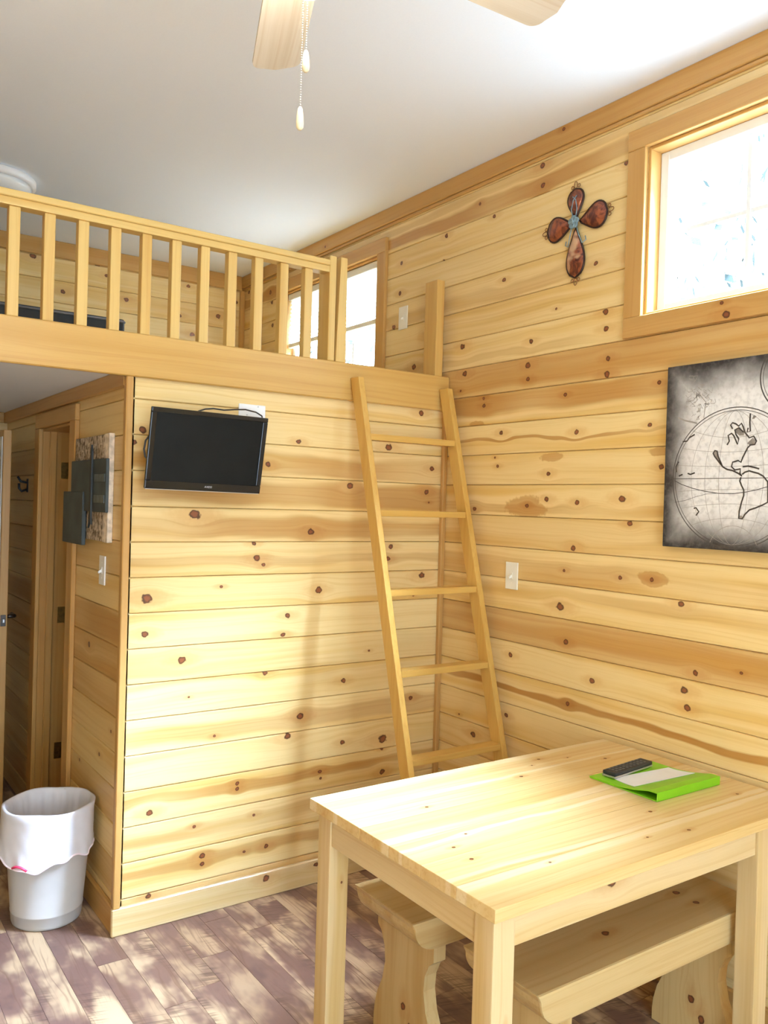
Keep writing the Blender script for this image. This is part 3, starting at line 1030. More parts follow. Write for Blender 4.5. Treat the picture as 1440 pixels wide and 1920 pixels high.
# ------------------------------------------------------------------ plank art on the hall wall
sg = empty('plank_art', (HX, 0.4, 1.39), 'weathered plank and slate blue board wall art on the hall wall', 'wall art')
box('weathered_plank', (HX - 0.019, HX - 0.0005, 0.222, 0.632, 1.413, 1.822), WEATH, sg, 0.002)
box('whitewashed_strip', (HX - 0.021, HX - 0.0005, 0.158, 0.220, 1.411, 1.824), plain('whitewash', lin(214, 200, 182), 0.8, var=0.25, scale=40), sg, 0.002)
box('slate_board', (HX - 0.034, HX - 0.022, 0.146, 0.632, 1.525, 1.728), SLATE, sg, 0.002)
box('slate_board', (HX - 0.040, HX - 0.024, 0.432, 0.726, 1.388, 1.602), SLATE, sg, 0.002)
bm = bmesh.new()
arrow = [(0.345, 1.46), (0.335, 1.50), (0.33, 1.76), (0.322, 1.785), (0.312, 1.76), (0.312, 1.50), (0.305, 1.475), (0.325, 1.485)]
extrude(bm, arrow, lambda p: (HX - 0.035, p[0], p[1]), lambda p: (HX - 0.042, p[0], p[1]))
finish('dark_strip', bm, plain('charred_wood', (0.02, 0.022, 0.022), 0.6), sg)
for za in (1.56, 1.64):
    box('iron_band', (HX - 0.037, HX - 0.034, 0.16, 0.29, za, za + 0.03), plain('dull_zinc', lin(84, 92, 96), 0.5, 0.3, var=0.3, scale=30), sg, 0.001)

# ------------------------------------------------------------------ metal cross on the right wall
cr = empty('wall_cross', (0.0, -0.768, 2.684), 'brown metal cross with four petals and a blue flower centre', 'cross')
CY, CZ = -0.768, 2.684


def petal(ang, L, wmax, r0=0.018):
    """teardrop outline from the centre; ang measured from right (towards -y) to up"""
    pts = []
    n = 14
    for side in (1, -1):
        rng_ = range(n + 1) if side == 1 else range(n - 1, 0, -1)
        for i in rng_:
            t = i / n
            s = r0 + (L - r0) * t
            wd = wmax * (math.sin(math.pi * min(1.0, t ** 1.25) * 0.985) ** 0.62) * (0.42 + 0.58 * t) if 0 < t < 1 else (0.004 if t == 0 else 0.0)
            pts.append((s, side * wd))
    ca, sa = math.cos(ang), math.sin(ang)
    return [(a * ca - b * sa, a * sa + b * ca) for a, b in pts]


W2 = lambda a, b, d: (-d, CY - a, CZ + b)
for ang, L, wm in ((math.radians(3), 0.152, 0.062), (math.radians(93), 0.132, 0.050), (math.radians(181), 0.148, 0.06), (math.radians(271), 0.21, 0.056)):
    o = petal(ang, L, wm)
    bm = bmesh.new()
    cx_ = sum(p[0] for p in o) / len(o)
    cy_ = sum(p[1] for p in o) / len(o)
    rings = []
    for f, d in ((1.0, 0.010), (0.85, 0.016), (0.55, 0.020), (0.2, 0.0215)):
        rings.append([bm.verts.new(W2(cx_ + (p[0] - cx_) * f, cy_ + (p[1] - cy_) * f, d)) for p in o])
    for A, B in zip(rings, rings[1:]):
        for i in range(len(o)):
            bm.faces.new((A[i], A[(i + 1) % len(o)], B[(i + 1) % len(o)], B[i]))
    bm.faces.new(rings[-1])
    bm.faces.new([bm.verts.new(W2(p[0], p[1], 0.007)) for p in o][::-1])
    pe = finish('petal', bm, COPPER, cr, smooth=True)
    bm = bmesh.new()
    tube(bm, [W2(p[0], p[1], 0.009) for p in o], 0.0042, 8, True)
    finish('petal_rim', bm, WIRE, pe, smooth=True)
    e = Vector((math.cos(ang), math.sin(ang)))
    sd = Vector((-e.y, e.x))
    bm = bmesh.new()
    for q in (-1, 0, 1):
        pts = []
        for i in range(13):
            th = i / 12 * 2 * math.pi
            rr = 0.011 if q else 0.014
            c = e * (L + 0.009 + (0.006 if q == 0 else 0.0)) + sd * (0.016 * q)
            v = c + (e * math.cos(th + math.pi) * rr * (1.0 if q == 0 else 0.6) + sd * math.sin(th) * rr * 0.55)
            pts.append(W2(v.x, v.y, 0.008))
        tube(bm, pts[:-1], 0.0016, 6, True)
    finish('scroll_wire', bm, WIREG, pe, smooth=True)
bm = bmesh.new()
for side in (-1, 1):
    tube(bm, [W2(side * 0.010, -0.01, 0.02), W2(side * 0.022, -0.05, 0.018), W2(side * 0.036, -0.085, 0.012), W2(side * 0.052, -0.075, 0.009), W2(side * 0.048, -0.06, 0.009)], 0.0022, 6)
    tube(bm, [W2(side * 0.006, 0.01, 0.02), W2(side * 0.014, 0.05, 0.022), W2(side * 0.006, 0.085, 0.022), W2(-side * 0.01, 0.10, 0.021)], 0.002, 6)
finish('vine_wire', bm, VERDI, cr, smooth=True)
for i in range(5):
    th = math.radians(90 + 72 * i)
    c = Vector((math.cos(th), math.sin(th))) * 0.014
    bm = bmesh.new()
    rr = [[bm.verts.new(W2(c.x + f * 0.013 * math.cos(q * math.pi / 6), c.y + f * 0.013 * math.sin(q * math.pi / 6), d)) for q in range(12)] for f, d in ((1.0, 0.021), (0.9, 0.027), (0.45, 0.025))]
    for A, B in zip(rr, rr[1:]):
        for q in range(12):
            bm.faces.new((A[q], A[(q + 1) % 12], B[(q + 1) % 12], B[q]))
    bm.faces.new(rr[-1])
    bm.faces.new(rr[0][::-1])
    finish('flower_petal', bm, VERDI, cr, smooth=True)
bm = bmesh.new()
tube(bm, [W2(0, 0, 0.006), W2(0, 0, 0.026), W2(0, 0, 0.030), W2(0, 0, 0.032)], 0.007, 10, False, [1, 1, 0.8, 0.4])
finish('flower_centre', bm, VERDI, cr, smooth=True)

# ------------------------------------------------------------------ map canvas on the right wall
mp = empty('map_canvas', (0.0, -1.675, 1.472), 'grey antique map of the western hemisphere on stretched canvas', 'picture')
MY0, MY1, MZ0, MZ1 = -2.125, -1.224, 1.472, 2.075
s = NT('map_print')
tc = s.n.new('ShaderNodeTexCoord')
g = s.sep(tc.outputs['Generated'])
dy = s.math('MINIMUM', g[1], s.math('SUBTRACT', 1.0, g[1]))
dz = s.math('MINIMUM', g[2], s.math('SUBTRACT', 1.0, g[2]))
nn = s.noise(tc.outputs['Object'], 9.0, 4.0, 0.6)
dd = s.math('ADD', s.math('MULTIPLY', s.math('MINIMUM', s.math('MULTIPLY', dy, 1.5), dz), 1.0), s.math('MULTIPLY', s.math('SUBTRACT', nn, 0.5), 0.16))
fine = s.noise(tc.outputs['Object'], 55.0, 3.0, 0.6)
col = s.mix(s.ramp(dd, 0.0, 0.23), lin(44, 39, 38), lin(226, 222, 218))
col = s.mix(s.ramp(fine, 0.42, 0.72, 0.0, 0.28), col, lin(120, 112, 106))
MAPM = s.done(col, 0.6, 0.0, 0.3)
INK = plain('map_ink', lin(58, 50, 46), 0.6)
INKL = plain('map_ink_light', lin(140, 132, 124), 0.6)
SHADEI = plain('map_wash', lin(128, 120, 112), 0.6, var=0.3, scale=50)
box('canvas', (-0.035, -0.003, MY0, MY1, MZ0, MZ1), MAPM, mp, 0.002)


def ribbon(bm, pts, w, closed=False, d=0.0354):
    """flat printed line on the canvas; pts as (y, z)"""
    pts = [Vector(p) for p in pts]
    m = len(pts)
    L, R_ = [], []
    for i, p in enumerate(pts):
        t = (pts[(i + 1) % m] - pts[i - 1]) if closed else (pts[min(i + 1, m - 1)] - pts[max(i - 1, 0)])
        t = t.normalized() if t.length > 1e-9 else Vector((1, 0))
        n = Vector((-t.y, t.x)) * w / 2
        L.append(bm.verts.new((-d, p.x + n.x, p.y + n.y)))
        R_.append(bm.verts.new((-d, p.x - n.x, p.y - n.y)))
    for i in range(m if closed else m - 1):
        j = (i + 1) % m
        bm.faces.new((L[i], L[j], R_[j], R_[i]))


def mpx(crop):
    return [tuple(px(1230 + a / 4.8, 650 + b / 4.8, 0, -0.0355)[1:3]) for a, b in crop]


def arc(c, r, a0, a1, n=48):
    return [(c[0] + r * math.cos(math.radians(a0 + (a1 - a0) * i / n)), c[1] + r * math.sin(math.radians(a0 + (a1 - a0) * i / n))) for i in range(n + 1)]


GC, GR = (-1.480, 1.700), 0.221
bm = bmesh.new()
ribbon(bm, arc(GC, GR, 0, 360, 72)[:-1], 0.003, True)
ribbon(bm, arc(GC, GR - 0.009, 0, 360, 72)[:-1], 0.0018, True)
ribbon(bm, arc((-1.87, 1.700), GR, 0, 360, 72)[:-1], 0.003, True)
ribbon(bm, arc((-1.675, 2.005), 0.115, 150, 390, 48), 0.004)
ribbon(bm, arc((-1.675, 2.005), 0.106, 150, 390, 48), 0.0018)
finish('printed_rings', bm, INK, mp, normals=False)
bm = bmesh.new()
for f in (-0.72, -0.48, -0.24, 0.24, 0.48, 0.72):                          # meridians
    pts = []
    for i in range(25):
        b = math.radians(-90 + 180 * i / 24)
        pts.append((GC[0] + f * GR * 0.95 * math.cos(b), GC[1] + GR * 0.95 * math.sin(b)))
    ribbon(bm, pts, 0.0011)
for f in (-0.7, -0.45, -0.2, 0.2, 0.45, 0.7):                              # parallels
    hw_ = math.sqrt(1 - f * f) * GR * 0.95
    ribbon(bm, [(GC[0] + hw_ * (i / 12 - 1), GC[1] + f * GR * (0.82 + 0.18 * (i / 12 - 1) ** 2)) for i in range(25)], 0.0011)
ribbon(bm, arc((GC[0] - 0.005, GC[1] - 0.235), 0.085, 20, 160, 20), 0.0015)
finish('printed_graticule', bm, INKL, mp, normals=False)
bm = bmesh.new()
ribbon(bm, [(GC[0] + GR * (1 - 2 * i / 20), GC[1] - 0.001) for i in range(21)], 0.002)
ribbon(bm, mpx([(165, 1205), (230, 1240), (330, 1275), (430, 1300), (560, 1320), (700, 1322), (800, 1310), (900, 1290), (1005, 1260)]), 0.0022)
ribbon(bm, mpx([(170, 1400), (260, 1385), (360, 1350), (460, 1325), (560, 1318)]), 0.0012)
finish('printed_equator', bm, INK, mp, normals=False)
coast = [
    [(690, 740), (672, 705), (690, 685), (720, 695), (745, 715), (770, 690), (785, 720), (800, 770), (840, 820), (880, 805), (905, 850), (890, 880), (850, 885), (825, 910), (800, 960), (780, 1000), (765, 1040), (740, 1025), (690, 1040), (680, 1080), (710, 1110), (760, 1100), (755, 1140), (775, 1165), (740, 1140), (690, 1115), (640, 1105), (600, 1080), (570, 1040), (530, 990), (515, 960), (530, 935), (550, 940), (560, 990), (590, 1060)],
    [(775, 1150), (800, 1130), (840, 1118), (880, 1130), (920, 1140), (965, 1165), (1005, 1215), (1008, 1290), (1006, 1400), (960, 1425), (900, 1450), (840, 1470), (800, 1510), (775, 1550), (745, 1545), (750, 1480), (770, 1400), (790, 1340), (790, 1290), (770, 1250), (755, 1210), (765, 1175)],
    [(640, 885), (660, 850), (650, 800), (680, 780), (700, 800), (735, 880), (745, 830), (720, 790), (710, 750), (745, 730), (790, 770)],
    [(850, 600), (845, 680), (850, 760), (820, 770), (830, 730)],
    [(340, 1455), (360, 1450), (385, 1485), (360, 1520)], [(240, 855), (280, 850), (300, 820), (350, 790)], [(205, 1165), (240, 1150)], [(285, 1140), (310, 1150), (350, 1135)],
    [(780, 1080), (830, 1075), (880, 1085), (930, 1100)], [(185, 1130), (180, 1080), (205, 1035)]]
for c in coast:
    bm = bmesh.new()
    ribbon(bm, mpx(c), 0.0050, d=0.0358)
    finish('printed_coastline', bm, INK, mp, normals=False)
for poly in ([(515, 945), (545, 935), (565, 985), (605, 1075), (570, 1055), (530, 1000)], [(715, 740), (755, 725), (795, 775), (790, 800), (750, 800), (715, 770)], [(820, 870), (870, 820), (905, 850), (890, 880), (850, 890)],
             [(180, 1050), (205, 1060), (195, 1130), (175, 1120)], [(745, 1520), (775, 1520), (778, 1555), (745, 1550)], [(865, 650), (880, 615), (905, 625), (885, 650)]):
    bm = bmesh.new()
    bm.faces.new([bm.verts.new((-0.0356, p[0], p[1])) for p in mpx(poly)])
    finish('printed_shading', bm, SHADEI, mp, normals=False)
rg = random.Random(3)
bm = bmesh.new()
for _ in range(46):
    a, b = rg.gauss(390, 65), rg.gauss(470, 85)
    pts = [(a + rg.uniform(-28, 28), b + rg.uniform(-28, 28)) for _ in range(4)]
    ribbon(bm, mpx(pts), 0.0013, d=0.0357)
ribbon(bm, mpx([(200, 640), (260, 665), (330, 680), (370, 690)]), 0.005)
ribbon(bm, mpx([(430, 640), (440, 560), (450, 500), (400, 440)]), 0.002)
finish('printed_figures', bm, INKL, mp, normals=False)

# ------------------------------------------------------------------ table
TX0, TX1, TY0, TY1, TZ = -1.245, -0.022, -1.752, -0.99, 0.76
tb = empty('dining_table', (-0.63, -1.37, 0.0), 'pale pine table standing against the knotty wall', 'table')
nb = 6
bw = (TY1 - TY0) / nb
TT = (0.0, 0.25, 0.1, 0.3, 0.12, 0.18)
for i in range(nb):
    ya = TY0 + i * bw
    o = box('top_board', (TX0, TX1, ya + 0.0004, ya + bw - 0.0004, TZ - 0.030, TZ), TOPW, tb, 0.0022, 'xyz', 2)
    o['tone'] = TT[i]
    o['b0'] = [(0.05, -0.046, 0.02, -0.05, 0.055, 0.05)[i], (0.016, 0.012, 0.010, 0.02, 0.010, 0.022)[i], 0.55]
    for j in range(3):
        setk(o, j, random.uniform(TX0 + 0.1, TX1 - 0.05), random.uniform(-0.045, 0.045), random.uniform(0.003, 0.006))
LW = 0.062
for (lx, ly) in ((TX0 + 0.018, TY0 + 0.022), (TX0 + 0.018, TY1 - 0.022 - LW), (-0.25, TY0 + 0.022), (-0.25, TY1 - 0.022 - LW)):
    o = box('leg', (lx, lx + LW, ly, ly + LW, 0.0, TZ - 0.030), TABW, tb, 0.004, 'zxy', 2)
    setk(o, 0, random.uniform(0.1, 0.6), 0.01, 0.004)
AZ0, AZ1 = 0.648, TZ - 0.030
apf = box('apron', (TX0 + 0.018 + LW, -0.25, TY0 + 0.030, TY0 + 0.052, AZ0, AZ1), TABW, tb, 0.002, 'xzy')
box('apron', (TX0 + 0.018 + LW, -0.25, TY1 - 0.052, TY1 - 0.030, AZ0, AZ1), TABW, tb, 0.002, 'xzy')
apl = box('apron', (TX0 + 0.022, TX0 + 0.044, TY0 + 0.022 + LW, TY1 - 0.022 - LW, AZ0, AZ1), TABW, tb, 0.002, 'yzx')
box('apron', (-0.232, -0.21, TY0 + 0.022 + LW, TY1 - 0.022 - LW, AZ0, AZ1), TABW, tb, 0.002, 'yzx')
P = px(1148, 1652, 1, TY0 + 0.03)
setk(apf, 0, P.x, P.z - (AZ0 + AZ1) / 2, 0.014)


# ------------------------------------------------------------------ benches
def bench(x0, x1, y0, y1, z, label, kn):
    root = empty('bench', ((x0 + x1) / 2, (y0 + y1) / 2, 0.0), label, 'bench')
    th, r = 0.088, 0.075
    prof = [(x0, z)]
    for i in range(9):
        a = math.radians(90 * i / 8)
        prof.append((x0 + 0.010 + r * (1 - math.cos(a)), z - 0.018 - (th - 0.018) * math.sin(a)))
    for i in range(8, -1, -1):
        a = math.radians(90 * i / 8)
        prof.append((x1 - 0.010 - r * (1 - math.cos(a)), z - 0.018 - (th - 0.018) * math.sin(a)))
    prof.append((x1, z))
    bm = bmesh.new()
    extrude(bm, prof, lambda p: (p[0], y0, p[1]), lambda p: (p[0], y1, p[1]))
    ed = [e for e in bm.edges if len(e.link_faces) == 2 and e.calc_face_angle(0) > 0.6]
    bmesh.ops.bevel(bm, geom=ed, offset=0.006, segments=2, profile=0.6, affect='EDGES')
    seat = finish('seat', bm, BENW, root, 'xyz', (0, (y0 + y1) / 2, 0))
    for i, q in enumerate(kn):
        Q = px(q[0], q[1], 2, z)
        setk(seat, i, Q.x, Q.y - (y0 + y1) / 2, q[2])
    yc = (y0 + y1) / 2
    hwid = (y1 - y0) / 2
    half = [(hwid - 0.01, z - th + 0.001), (hwid - 0.01, z - th - 0.045), (hwid - 0.030, z - th - 0.062), (hwid - 0.048, z - th - 0.10), (hwid - 0.052, z - th - 0.145), (hwid - 0.040, z - th - 0.20),
            (hwid - 0.016, z - th - 0.25), (hwid - 0.004, z - th - 0.295), (hwid, z - th - 0.33), (hwid, 0.0), (0.06, 0.0), (0.045, 0.03), (0.0, 0.042)]
    poly = half + [(-a, b) for a, b in half[-2::-1]]
    for lx in (x0 + 0.085, x1 - 0.125):
        bm = bmesh.new()
        extrude(bm, poly, lambda p: (lx, yc + p[0], p[1]), lambda p: (lx + 0.042, yc + p[0], p[1]))
        lg = finish('leg', bm, BENW, root, 'zyx', (0, yc, 0))
        setk(lg, 0, 0.13, 0.0, 0.011)
        setk(lg, 1, 0.085, -0.035, 0.012)
    box('stretcher', (x0 + 0.127, x1 - 0.125, yc - 0.018, yc + 0.018, z - th - 0.075, z - th - 0.002), BENW, root, 0.003, 'xzy')
    return root


bench(-1.049, -0.262, -1.222, -0.93, 0.45, 'low pine bench on the television wall side of the table', [])
bench(-1.0, -0.083, -1.645, -1.37, 0.45, 'low pine bench on the side of the table away from the television', [(1135, 1750, 0.011), (1268, 1674, 0.01), (1305, 1692, 0.008), (1150, 1692, 0.012)])

# ------------------------------------------------------------------ binder, paper, remote
BX0, BX1, BY0, BY1 = -0.412, -0.110, -1.517, -1.267
bd = empty('ring_binder', ((BX0 + BX1) / 2, (BY0 + BY1) / 2, TZ), 'lime green ring binder lying on the pine table', 'binder')
SPH = 0.026
cov = lambda y: TZ + 0.006 + (SPH - 0.006) * max(0.0, min(1.0, 1 - (y - BY0 - 0.03) / 0.13)) ** 1.6
box('back_cover', (BX0, BX1, BY0, BY1, TZ + 0.0004, TZ + 0.0034), GREEN, bd, 0.001)
box('spine', (BX0, BX1, BY0, BY0 + 0.003, TZ + 0.0034, TZ + SPH), GREEN, bd, 0.001)
bm = bmesh.new()
n = 18
top, bot = [], []
for i in range(n + 1):
    y = BY0 + 0.0032 + (BY1 - BY0 - 0.0032) * i / n
    z = cov(y)
    top.append((bm.verts.new((BX0, y, z)), bm.verts.new((BX1, y, z))))
    bot.append((bm.verts.new((BX0, y, z - 0.0024)), bm.verts.new((BX1, y, z - 0.0024))))
for i in range(n):
    bm.faces.new((top[i][0], top[i][1], top[i + 1][1], top[i + 1][0]))
    bm.faces.new((bot[i][0], bot[i + 1][0], bot[i + 1][1], bot[i][1]))
    for s_ in (0, 1):
        bm.faces.new((top[i][s_], top[i + 1][s_], bot[i + 1][s_], bot[i][s_]))
for i in (0, n):
    bm.faces.new((top[i][0], top[i][1], bot[i][1], bot[i][0]))
finish('front_cover', bm, GREEN, bd, smooth=False)
bm = bmesh.new()
pa = [(-0.388, -1.418), (-0.128, -1.437), (-0.124, -1.347), (-0.150, -1.335), (-0.372, -1.322)]
up_ = lambda p: (p[0], p[1], cov(p[1]) + 0.0022)
pts = []
rows_ = 8
for i in range(rows_ + 1):
    f = i / rows_
    l = Vector((-0.388, -1.418)).lerp(Vector((-0.368, -1.322)), f)
    r = Vector((-0.126, -1.440)).lerp(Vector((-0.124, -1.342)), f)
    pts.append((l, r))
top = [(bm.verts.new((l.x, l.y, cov(l.y) + 0.0020)), bm.verts.new((r.x, r.y, cov(r.y) + 0.0020))) for l, r in pts]
bot = [(bm.verts.new((l.x, l.y, cov(l.y) + 0.0006)), bm.verts.new((r.x, r.y, cov(r.y) + 0.0006))) for l, r in pts]
for i in range(rows_):
    bm.faces.new((top[i][0], top[i][1], top[i + 1][1], top[i + 1][0]))
    bm.faces.new((bot[i][0], bot[i + 1][0], bot[i + 1][1], bot[i][1]))
    for s_ in (0, 1):
        bm.faces.new((top[i][s_], top[i + 1][s_], bot[i + 1][s_], bot[i][s_]))
for i in (0, rows_):
    bm.faces.new((top[i][0], top[i][1], bot[i][1], bot[i][0]))
tag(finish('paper_sheet', bm, PAPER, None), 'white paper sheet lying on the green binder', 'paper')
RA, RB = Vector((-0.378, -1.312)), Vector((-0.168, -1.290))
ra = (RB - RA).normalized()
rn = Vector((-ra.y, ra.x))
rz = cov(-1.30) + 0.0026
rm = empty('remote_control', ((RA.x + RB.x) / 2, (RA.y + RB.y) / 2, rz), 'black remote control lying on the green binder', 'remote control')
RL = (RB - RA).length
rp = lambda a, b, c: (RA.x + ra.x * a + rn.x * b, RA.y + ra.y * a + rn.y * b, rz + c)


def rbox(bm, a0, a1, b0, b1, c0, c1, bevel):
    hexa(bm, [rp(a0, b0, c0), rp(a1, b0, c0), rp(a1, b1, c0), rp(a0, b1, c0)], [rp(a0, b0, c1), rp(a1, b0, c1), rp(a1, b1, c1), rp(a0, b1, c1)], bevel)


bm = bmesh.new()
rbox(bm, 0, RL, -0.023, 0.023, 0.0002, 0.0065, 0.002)
finish('lower_shell', bm, SILVER, rm)
bm = bmesh.new()
rbox(bm, 0.001, RL - 0.001, -0.0225, 0.0225, 0.0065, 0.0185, 0.004)
finish('upper_shell', bm, BLACKM, rm)
bt0 = None
GREYB = plain('remote_button', (0.10, 0.10, 0.10), 0.5)
for i in range(9):
    for j in range(3):
        bm = bmesh.new()
        a = 0.022 + i * 0.0195
        b = -0.013 + j * 0.013
        rbox(bm, a - 0.0045, a + 0.0045, b - 0.0035, b + 0.0035, 0.0185, 0.0202, 0.0008)
        finish('button', bm, GREYB, rm)

# ------------------------------------------------------------------ waste bin with liner
KX, KY = -1.636, 0.272
bn = empty('waste_bin', (KX, KY, 0.0), 'white plastic waste bin at the hall entrance', 'bin')
KH = 0.43
bm = bmesh.new()
lathe(bm, [(0.116, 0.0), (0.122, 0.004), (0.1245, 0.012), (0.1275, 0.046), (0.1290, 0.048), (0.1293, 0.052), (0.1282, 0.054), (0.157, KH - 0.012), (0.161, KH - 0.010), (0.161, KH), (0.153, KH), (0.122, 0.012), (0.02, 0.010)], (KX, KY, 0.0), 56)
finish('body', bm, plain('bin_plastic', (0.52, 0.505, 0.49), 0.35, var=0.02), bn, smooth=True)
lin_ = empty('bin_liner', (KX, KY, 0.2), 'crumpled white bin liner folded over the rim of the waste bin', 'bin liner')
bm = bmesh.new()
n = 128
rg = random.Random(11)
ph = [rg.uniform(0, 6.28) for _ in range(12)]


def wav(t, k, i):
    return math.sin(k * t + ph[i])


rings = []
def ring(fr, fz):
    rings.append([bm.verts.new((KX + fr(t) * math.cos(t), KY + fr(t) * math.sin(t), fz(t))) for t in (i * 2 * math.pi / n for i in range(n))])


front = lambda t: max(0.0, math.cos(t + math.radians(110)))          # 1 on the side facing the room
for d, rr in ((0.20, 0.128), (0.10, 0.141), (0.05, 0.1475), (0.02, 0.1505)):
    ring(lambda t: rr - 0.006 * abs(wav(t, 7, 0)) - 0.003 * abs(wav(t, 17, 1)), lambda t: KH - d)
ring(lambda t: 0.1535, lambda t: KH + 0.003 + 0.002 * wav(t, 5, 2))
ring(lambda t: 0.158, lambda t: KH + 0.006 + 0.003 * wav(t, 5, 2))
ring(lambda t: 0.1645, lambda t: KH + 0.002 + 0.002 * wav(t, 6, 3))
for i, f in enumerate((0.12, 0.25, 0.38, 0.52, 0.66, 0.8, 0.9, 1.0)):
    def fr(t, f=f):
        a = 0.1645 - 0.004 * f + 0.0015 * f * wav(t, 9, 4) + 0.002 * wav(t + 2.2 * f, 13, 5) * f + 0.002 * wav(t - 3 * f, 21, 6) * f + 0.0035 * f * max(0, wav(t, 3, 7))
        lean = 0.022 * f * max(0.0, math.cos(t - math.radians(205))) ** 2
        wallside = 1.0 - 0.035 * max(0.0, math.cos(t)) ** 6
        return max((a + lean) * wallside, 0.1625 - 0.013 * f * 1.0)
    def fz(t, f=f):
        L = 0.145 + 0.035 * front(t) + 0.012 * wav(t, 4, 8) + 0.006 * wav(t, 11, 9)
        return KH - L * f
    ring(fr, fz)
for A, B in zip(rings, rings[1:]):
    for i in range(n):
        bm.faces.new((A[i], A[(i + 1) % n], B[(i + 1) % n], B[i]))
hem = [v.co.copy() for v in rings[-1]]
finish('film', bm, BAG, lin_, smooth=True)
bm = bmesh.new()
tube(bm, [h + Vector((h.x - KX, h.y - KY, 0)).normalized() * 0.0005 for h in hem], 0.0035, 6, True)
finish('hem', bm, plain('pink_white_hem', lin(236, 220, 228), 0.5), lin_, smooth=True)
tt = math.radians(226)
i0 = int(tt / (2 * math.pi) * n)
bm = bmesh.new()
tube(bm, [hem[i] + Vector((hem[i].x - KX, hem[i].y - KY, 0)).normalized() * 0.002 + Vector((0, 0, 0.004 + 0.010 * math.sin((i - i0 + 3) / 6 * math.pi))) for i in range(i0 - 3, i0 + 4)], 0.0045, 6)
finish('drawstring', bm, REDP, lin_, smooth=True)

# ------------------------------------------------------------------ ceiling fan
FX, FY, FZ = -1.742, -1.745, 2.60
fan = empty('ceiling_fan', (FX, FY, ZC), 'ceiling fan with pale wooden blades and two pull chains', 'ceiling fan')
MOTOR = plain('fan_white_enamel', (0.72, 0.70, 0.64), 0.3)
bm = bmesh.new()
lathe(bm, [(0.075, ZC), (0.075, ZC - 0.012), (0.045, ZC - 0.06), (0.016, ZC - 0.075)], (FX, FY, 0), 32)
finish('canopy', bm, MOTOR, fan, smooth=True)
bm = bmesh.new()
lathe(bm, [(0.014, ZC - 0.07), (0.014, FZ + 0.14)], (FX, FY, 0), 16)
finish('downrod', bm, MOTOR, fan, smooth=True)
bm = bmesh.new()
lathe(bm, [(0.03, FZ + 0.15), (0.08, FZ + 0.13), (0.105, FZ + 0.09), (0.105, FZ + 0.03), (0.08, FZ + 0.005), (0.055, FZ - 0.01), (0.055, FZ - 0.06), (0.045, FZ - 0.075), (0.012, FZ - 0.08)], (FX, FY, 0), 36)
finish('motor_housing', bm, MOTOR, fan, smooth=True)
s = NT('lit_opal_bowl')
s.done((0.9, 0.86, 0.78), 0.4)
s.bsdf.inputs['Emission Color'].default_value = (1.0, 0.95, 0.88, 1)
s.bsdf.inputs['Emission Strength'].default_value = 120.0
bm = bmesh.new()
lathe(bm, [(0.085, FZ - 0.075), (0.083, FZ - 0.095), (0.070, FZ - 0.118), (0.045, FZ - 0.134), (0.010, FZ - 0.140)], (FX, FY, 0), 32)
finish('light_bowl', bm, s.m, fan, smooth=True)
BLN, BWD = 0.56, 0.112
for k in range(5):
    th = math.radians(68.0 - 72 * k)
    e = Vector((math.cos(th), math.sin(th), 0))
    sd = Vector((-math.sin(th), math.cos(th), 0))
    pit = math.radians(-10)
    sv = sd * math.cos(pit) + Vector((0, 0, 1)) * math.sin(pit)
    nv = e.cross(sv)
    out = [(0.17, -0.045), (0.21, -0.052), (BLN - 0.035, -BWD / 2)]
    for i in range(7):
        a = math.radians(-90 + 90 * i / 6)
        out.append((BLN - 0.030 + 0.026 * math.cos(a), -BWD / 2 + 0.026 + 0.026 * math.sin(a)))
    out.append((BLN + 0.004, 0.0))
    for i in range(7):
        a = math.radians(90 * i / 6)
        out.append((BLN - 0.030 + 0.026 * math.cos(a), BWD / 2 - 0.026 + 0.026 * math.sin(a)))
    out += [(BLN - 0.035, BWD / 2), (0.21, 0.052), (0.17, 0.045)]
    O = Vector((FX, FY, FZ))
    bm = bmesh.new()
    extrude(bm, out, lambda p: O + e * p[0] + sv * p[1], lambda p: O + e * p[0] + sv * p[1] + nv * 0.006)
    wloc = lambda co, e=e, sd=sd, O=O: ((co - O).dot(e), (co - O).dot(sd), co.z - O.z)
    finish('blade', bm, BLADE, fan, wcf=wloc)
    bm = bmesh.new()
    hexa(bm, [O + e * 0.09 + sv * -0.012, O + e * 0.22 + sv * -0.025, O + e * 0.22 + sv * 0.025, O + e * 0.09 + sv * 0.012],
         [O + e * 0.09 + sv * -0.012 + nv * -0.006, O + e * 0.22 + sv * -0.025 + nv * -0.006, O + e * 0.22 + sv * 0.025 + nv * -0.006, O + e * 0.09 + sv * 0.012 + nv * -0.006], 0.001)
    finish('blade_iron', bm, MOTOR, fan)
for (qx, qy0, qy1, half) in ((573.5, 115, 0, 0.0185), (562.5, 222, 0, 0.0195)):
    dist = (Vector((FX, FY)) - CAM.xy).length
    P = px(qx, qy0, 1, FY)
    bm = bmesh.new()
    z = P.z + half
    while z < FZ - 0.09:
        bmesh.ops.create_icosphere(bm, subdivisions=1, radius=0.0010, matrix=Matrix.Translation((P.x, P.y, z)))
        z += 0.0042
    finish('pull_chain', bm, CHAINM, fan, smooth=True)
    bm = bmesh.new()
    lathe(bm, [(0.002, half), (0.0042, half * 0.8), (0.0058, half * 0.2), (0.0066, -half * 0.45), (0.006, -half * 0.8), (0.003, -half)], (P.x, P.y, P.z), 16)
    finish('pull_knob', bm, IVORY, fan, smooth=True)


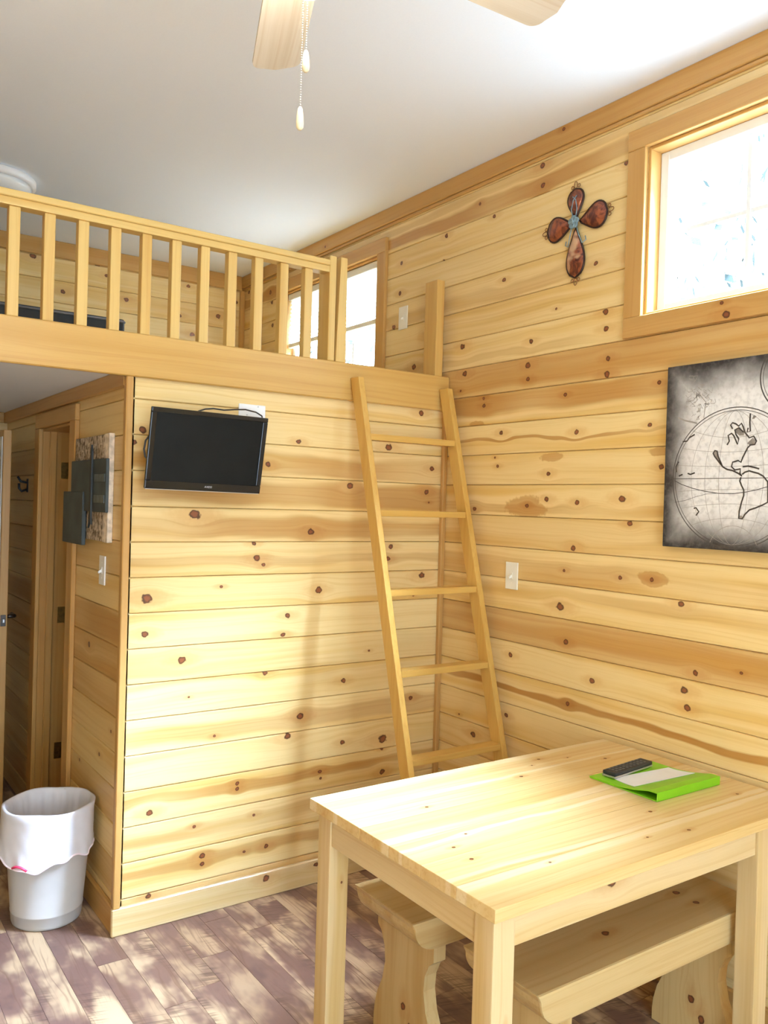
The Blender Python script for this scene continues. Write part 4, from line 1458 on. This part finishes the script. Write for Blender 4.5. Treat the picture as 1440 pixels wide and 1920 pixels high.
# ------------------------------------------------------------------ trees outside the windows
def leaf_mat():
    s = NT('sunlit_leaves')
    tc = s.n.new('ShaderNodeTexCoord')
    n = s.noise(tc.outputs['Object'], 3.0, 2.0)
    s.done(s.mix(n, (0.007, 0.020, 0.016), (0.013, 0.030, 0.025)), 0.6)
    return s.m


LEAF = leaf_mat()
BARK = plain('grey_bark', (0.20, 0.17, 0.14), 0.9)


def tree(loc, h, rad, n, seed, label):
    rg = random.Random(seed)
    root = empty('tree', loc, label, 'tree', 'trees outside the windows')
    L = Vector(loc)
    bm = bmesh.new()
    tube(bm, [L, L + Vector((0.05, 0.04, h * 0.4)), L + Vector((0.0, 0.1, h * 0.95))], 0.11, 8, False, [1.2, 0.8, 0.25])
    for _ in range(9):
        z0 = rg.uniform(0.35, 0.8) * h
        th = rg.uniform(0, 6.28)
        v = Vector((math.cos(th), math.sin(th), 0.5)) * rad * rg.uniform(0.5, 0.9)
        tube(bm, [L + Vector((0.03, 0.05, z0)), L + Vector((0, 0, z0)) + v * 0.5, L + Vector((0, 0, z0)) + v], 0.035, 5, False, [1, 0.6, 0.25])
    finish('trunk', bm, BARK, root, smooth=True)
    bm = bmesh.new()
    c = L + Vector((0, 0, h * 0.66))
    for _ in range(n):
        d = Vector((rg.gauss(0, 1), rg.gauss(0, 1), rg.gauss(0, 1))).normalized() * rad * rg.random() ** 0.4
        d.z *= 1.35
        p = c + d
        a = Vector((rg.gauss(0, 1), rg.gauss(0, 1), rg.gauss(0, 1))).normalized()
        b = a.orthogonal().normalized()
        s_ = rg.uniform(0.05, 0.11)
        bm.faces.new([bm.verts.new(p + a * s_), bm.verts.new(p + b * s_ * 0.5), bm.verts.new(p - a * s_), bm.verts.new(p - b * s_ * 0.5)])
    f = finish('foliage', bm, LEAF, root, normals=False)
    f['kind'] = 'stuff'


tree((6.2, 2.7, -0.4), 6.3, 1.7, 1000, 1, 'sparse pale green tree outside the window beside the metal cross')
tree((3.0, 6.3, -0.4), 5.2, 1.6, 1000, 2, 'sparse pale green tree outside the loft window')
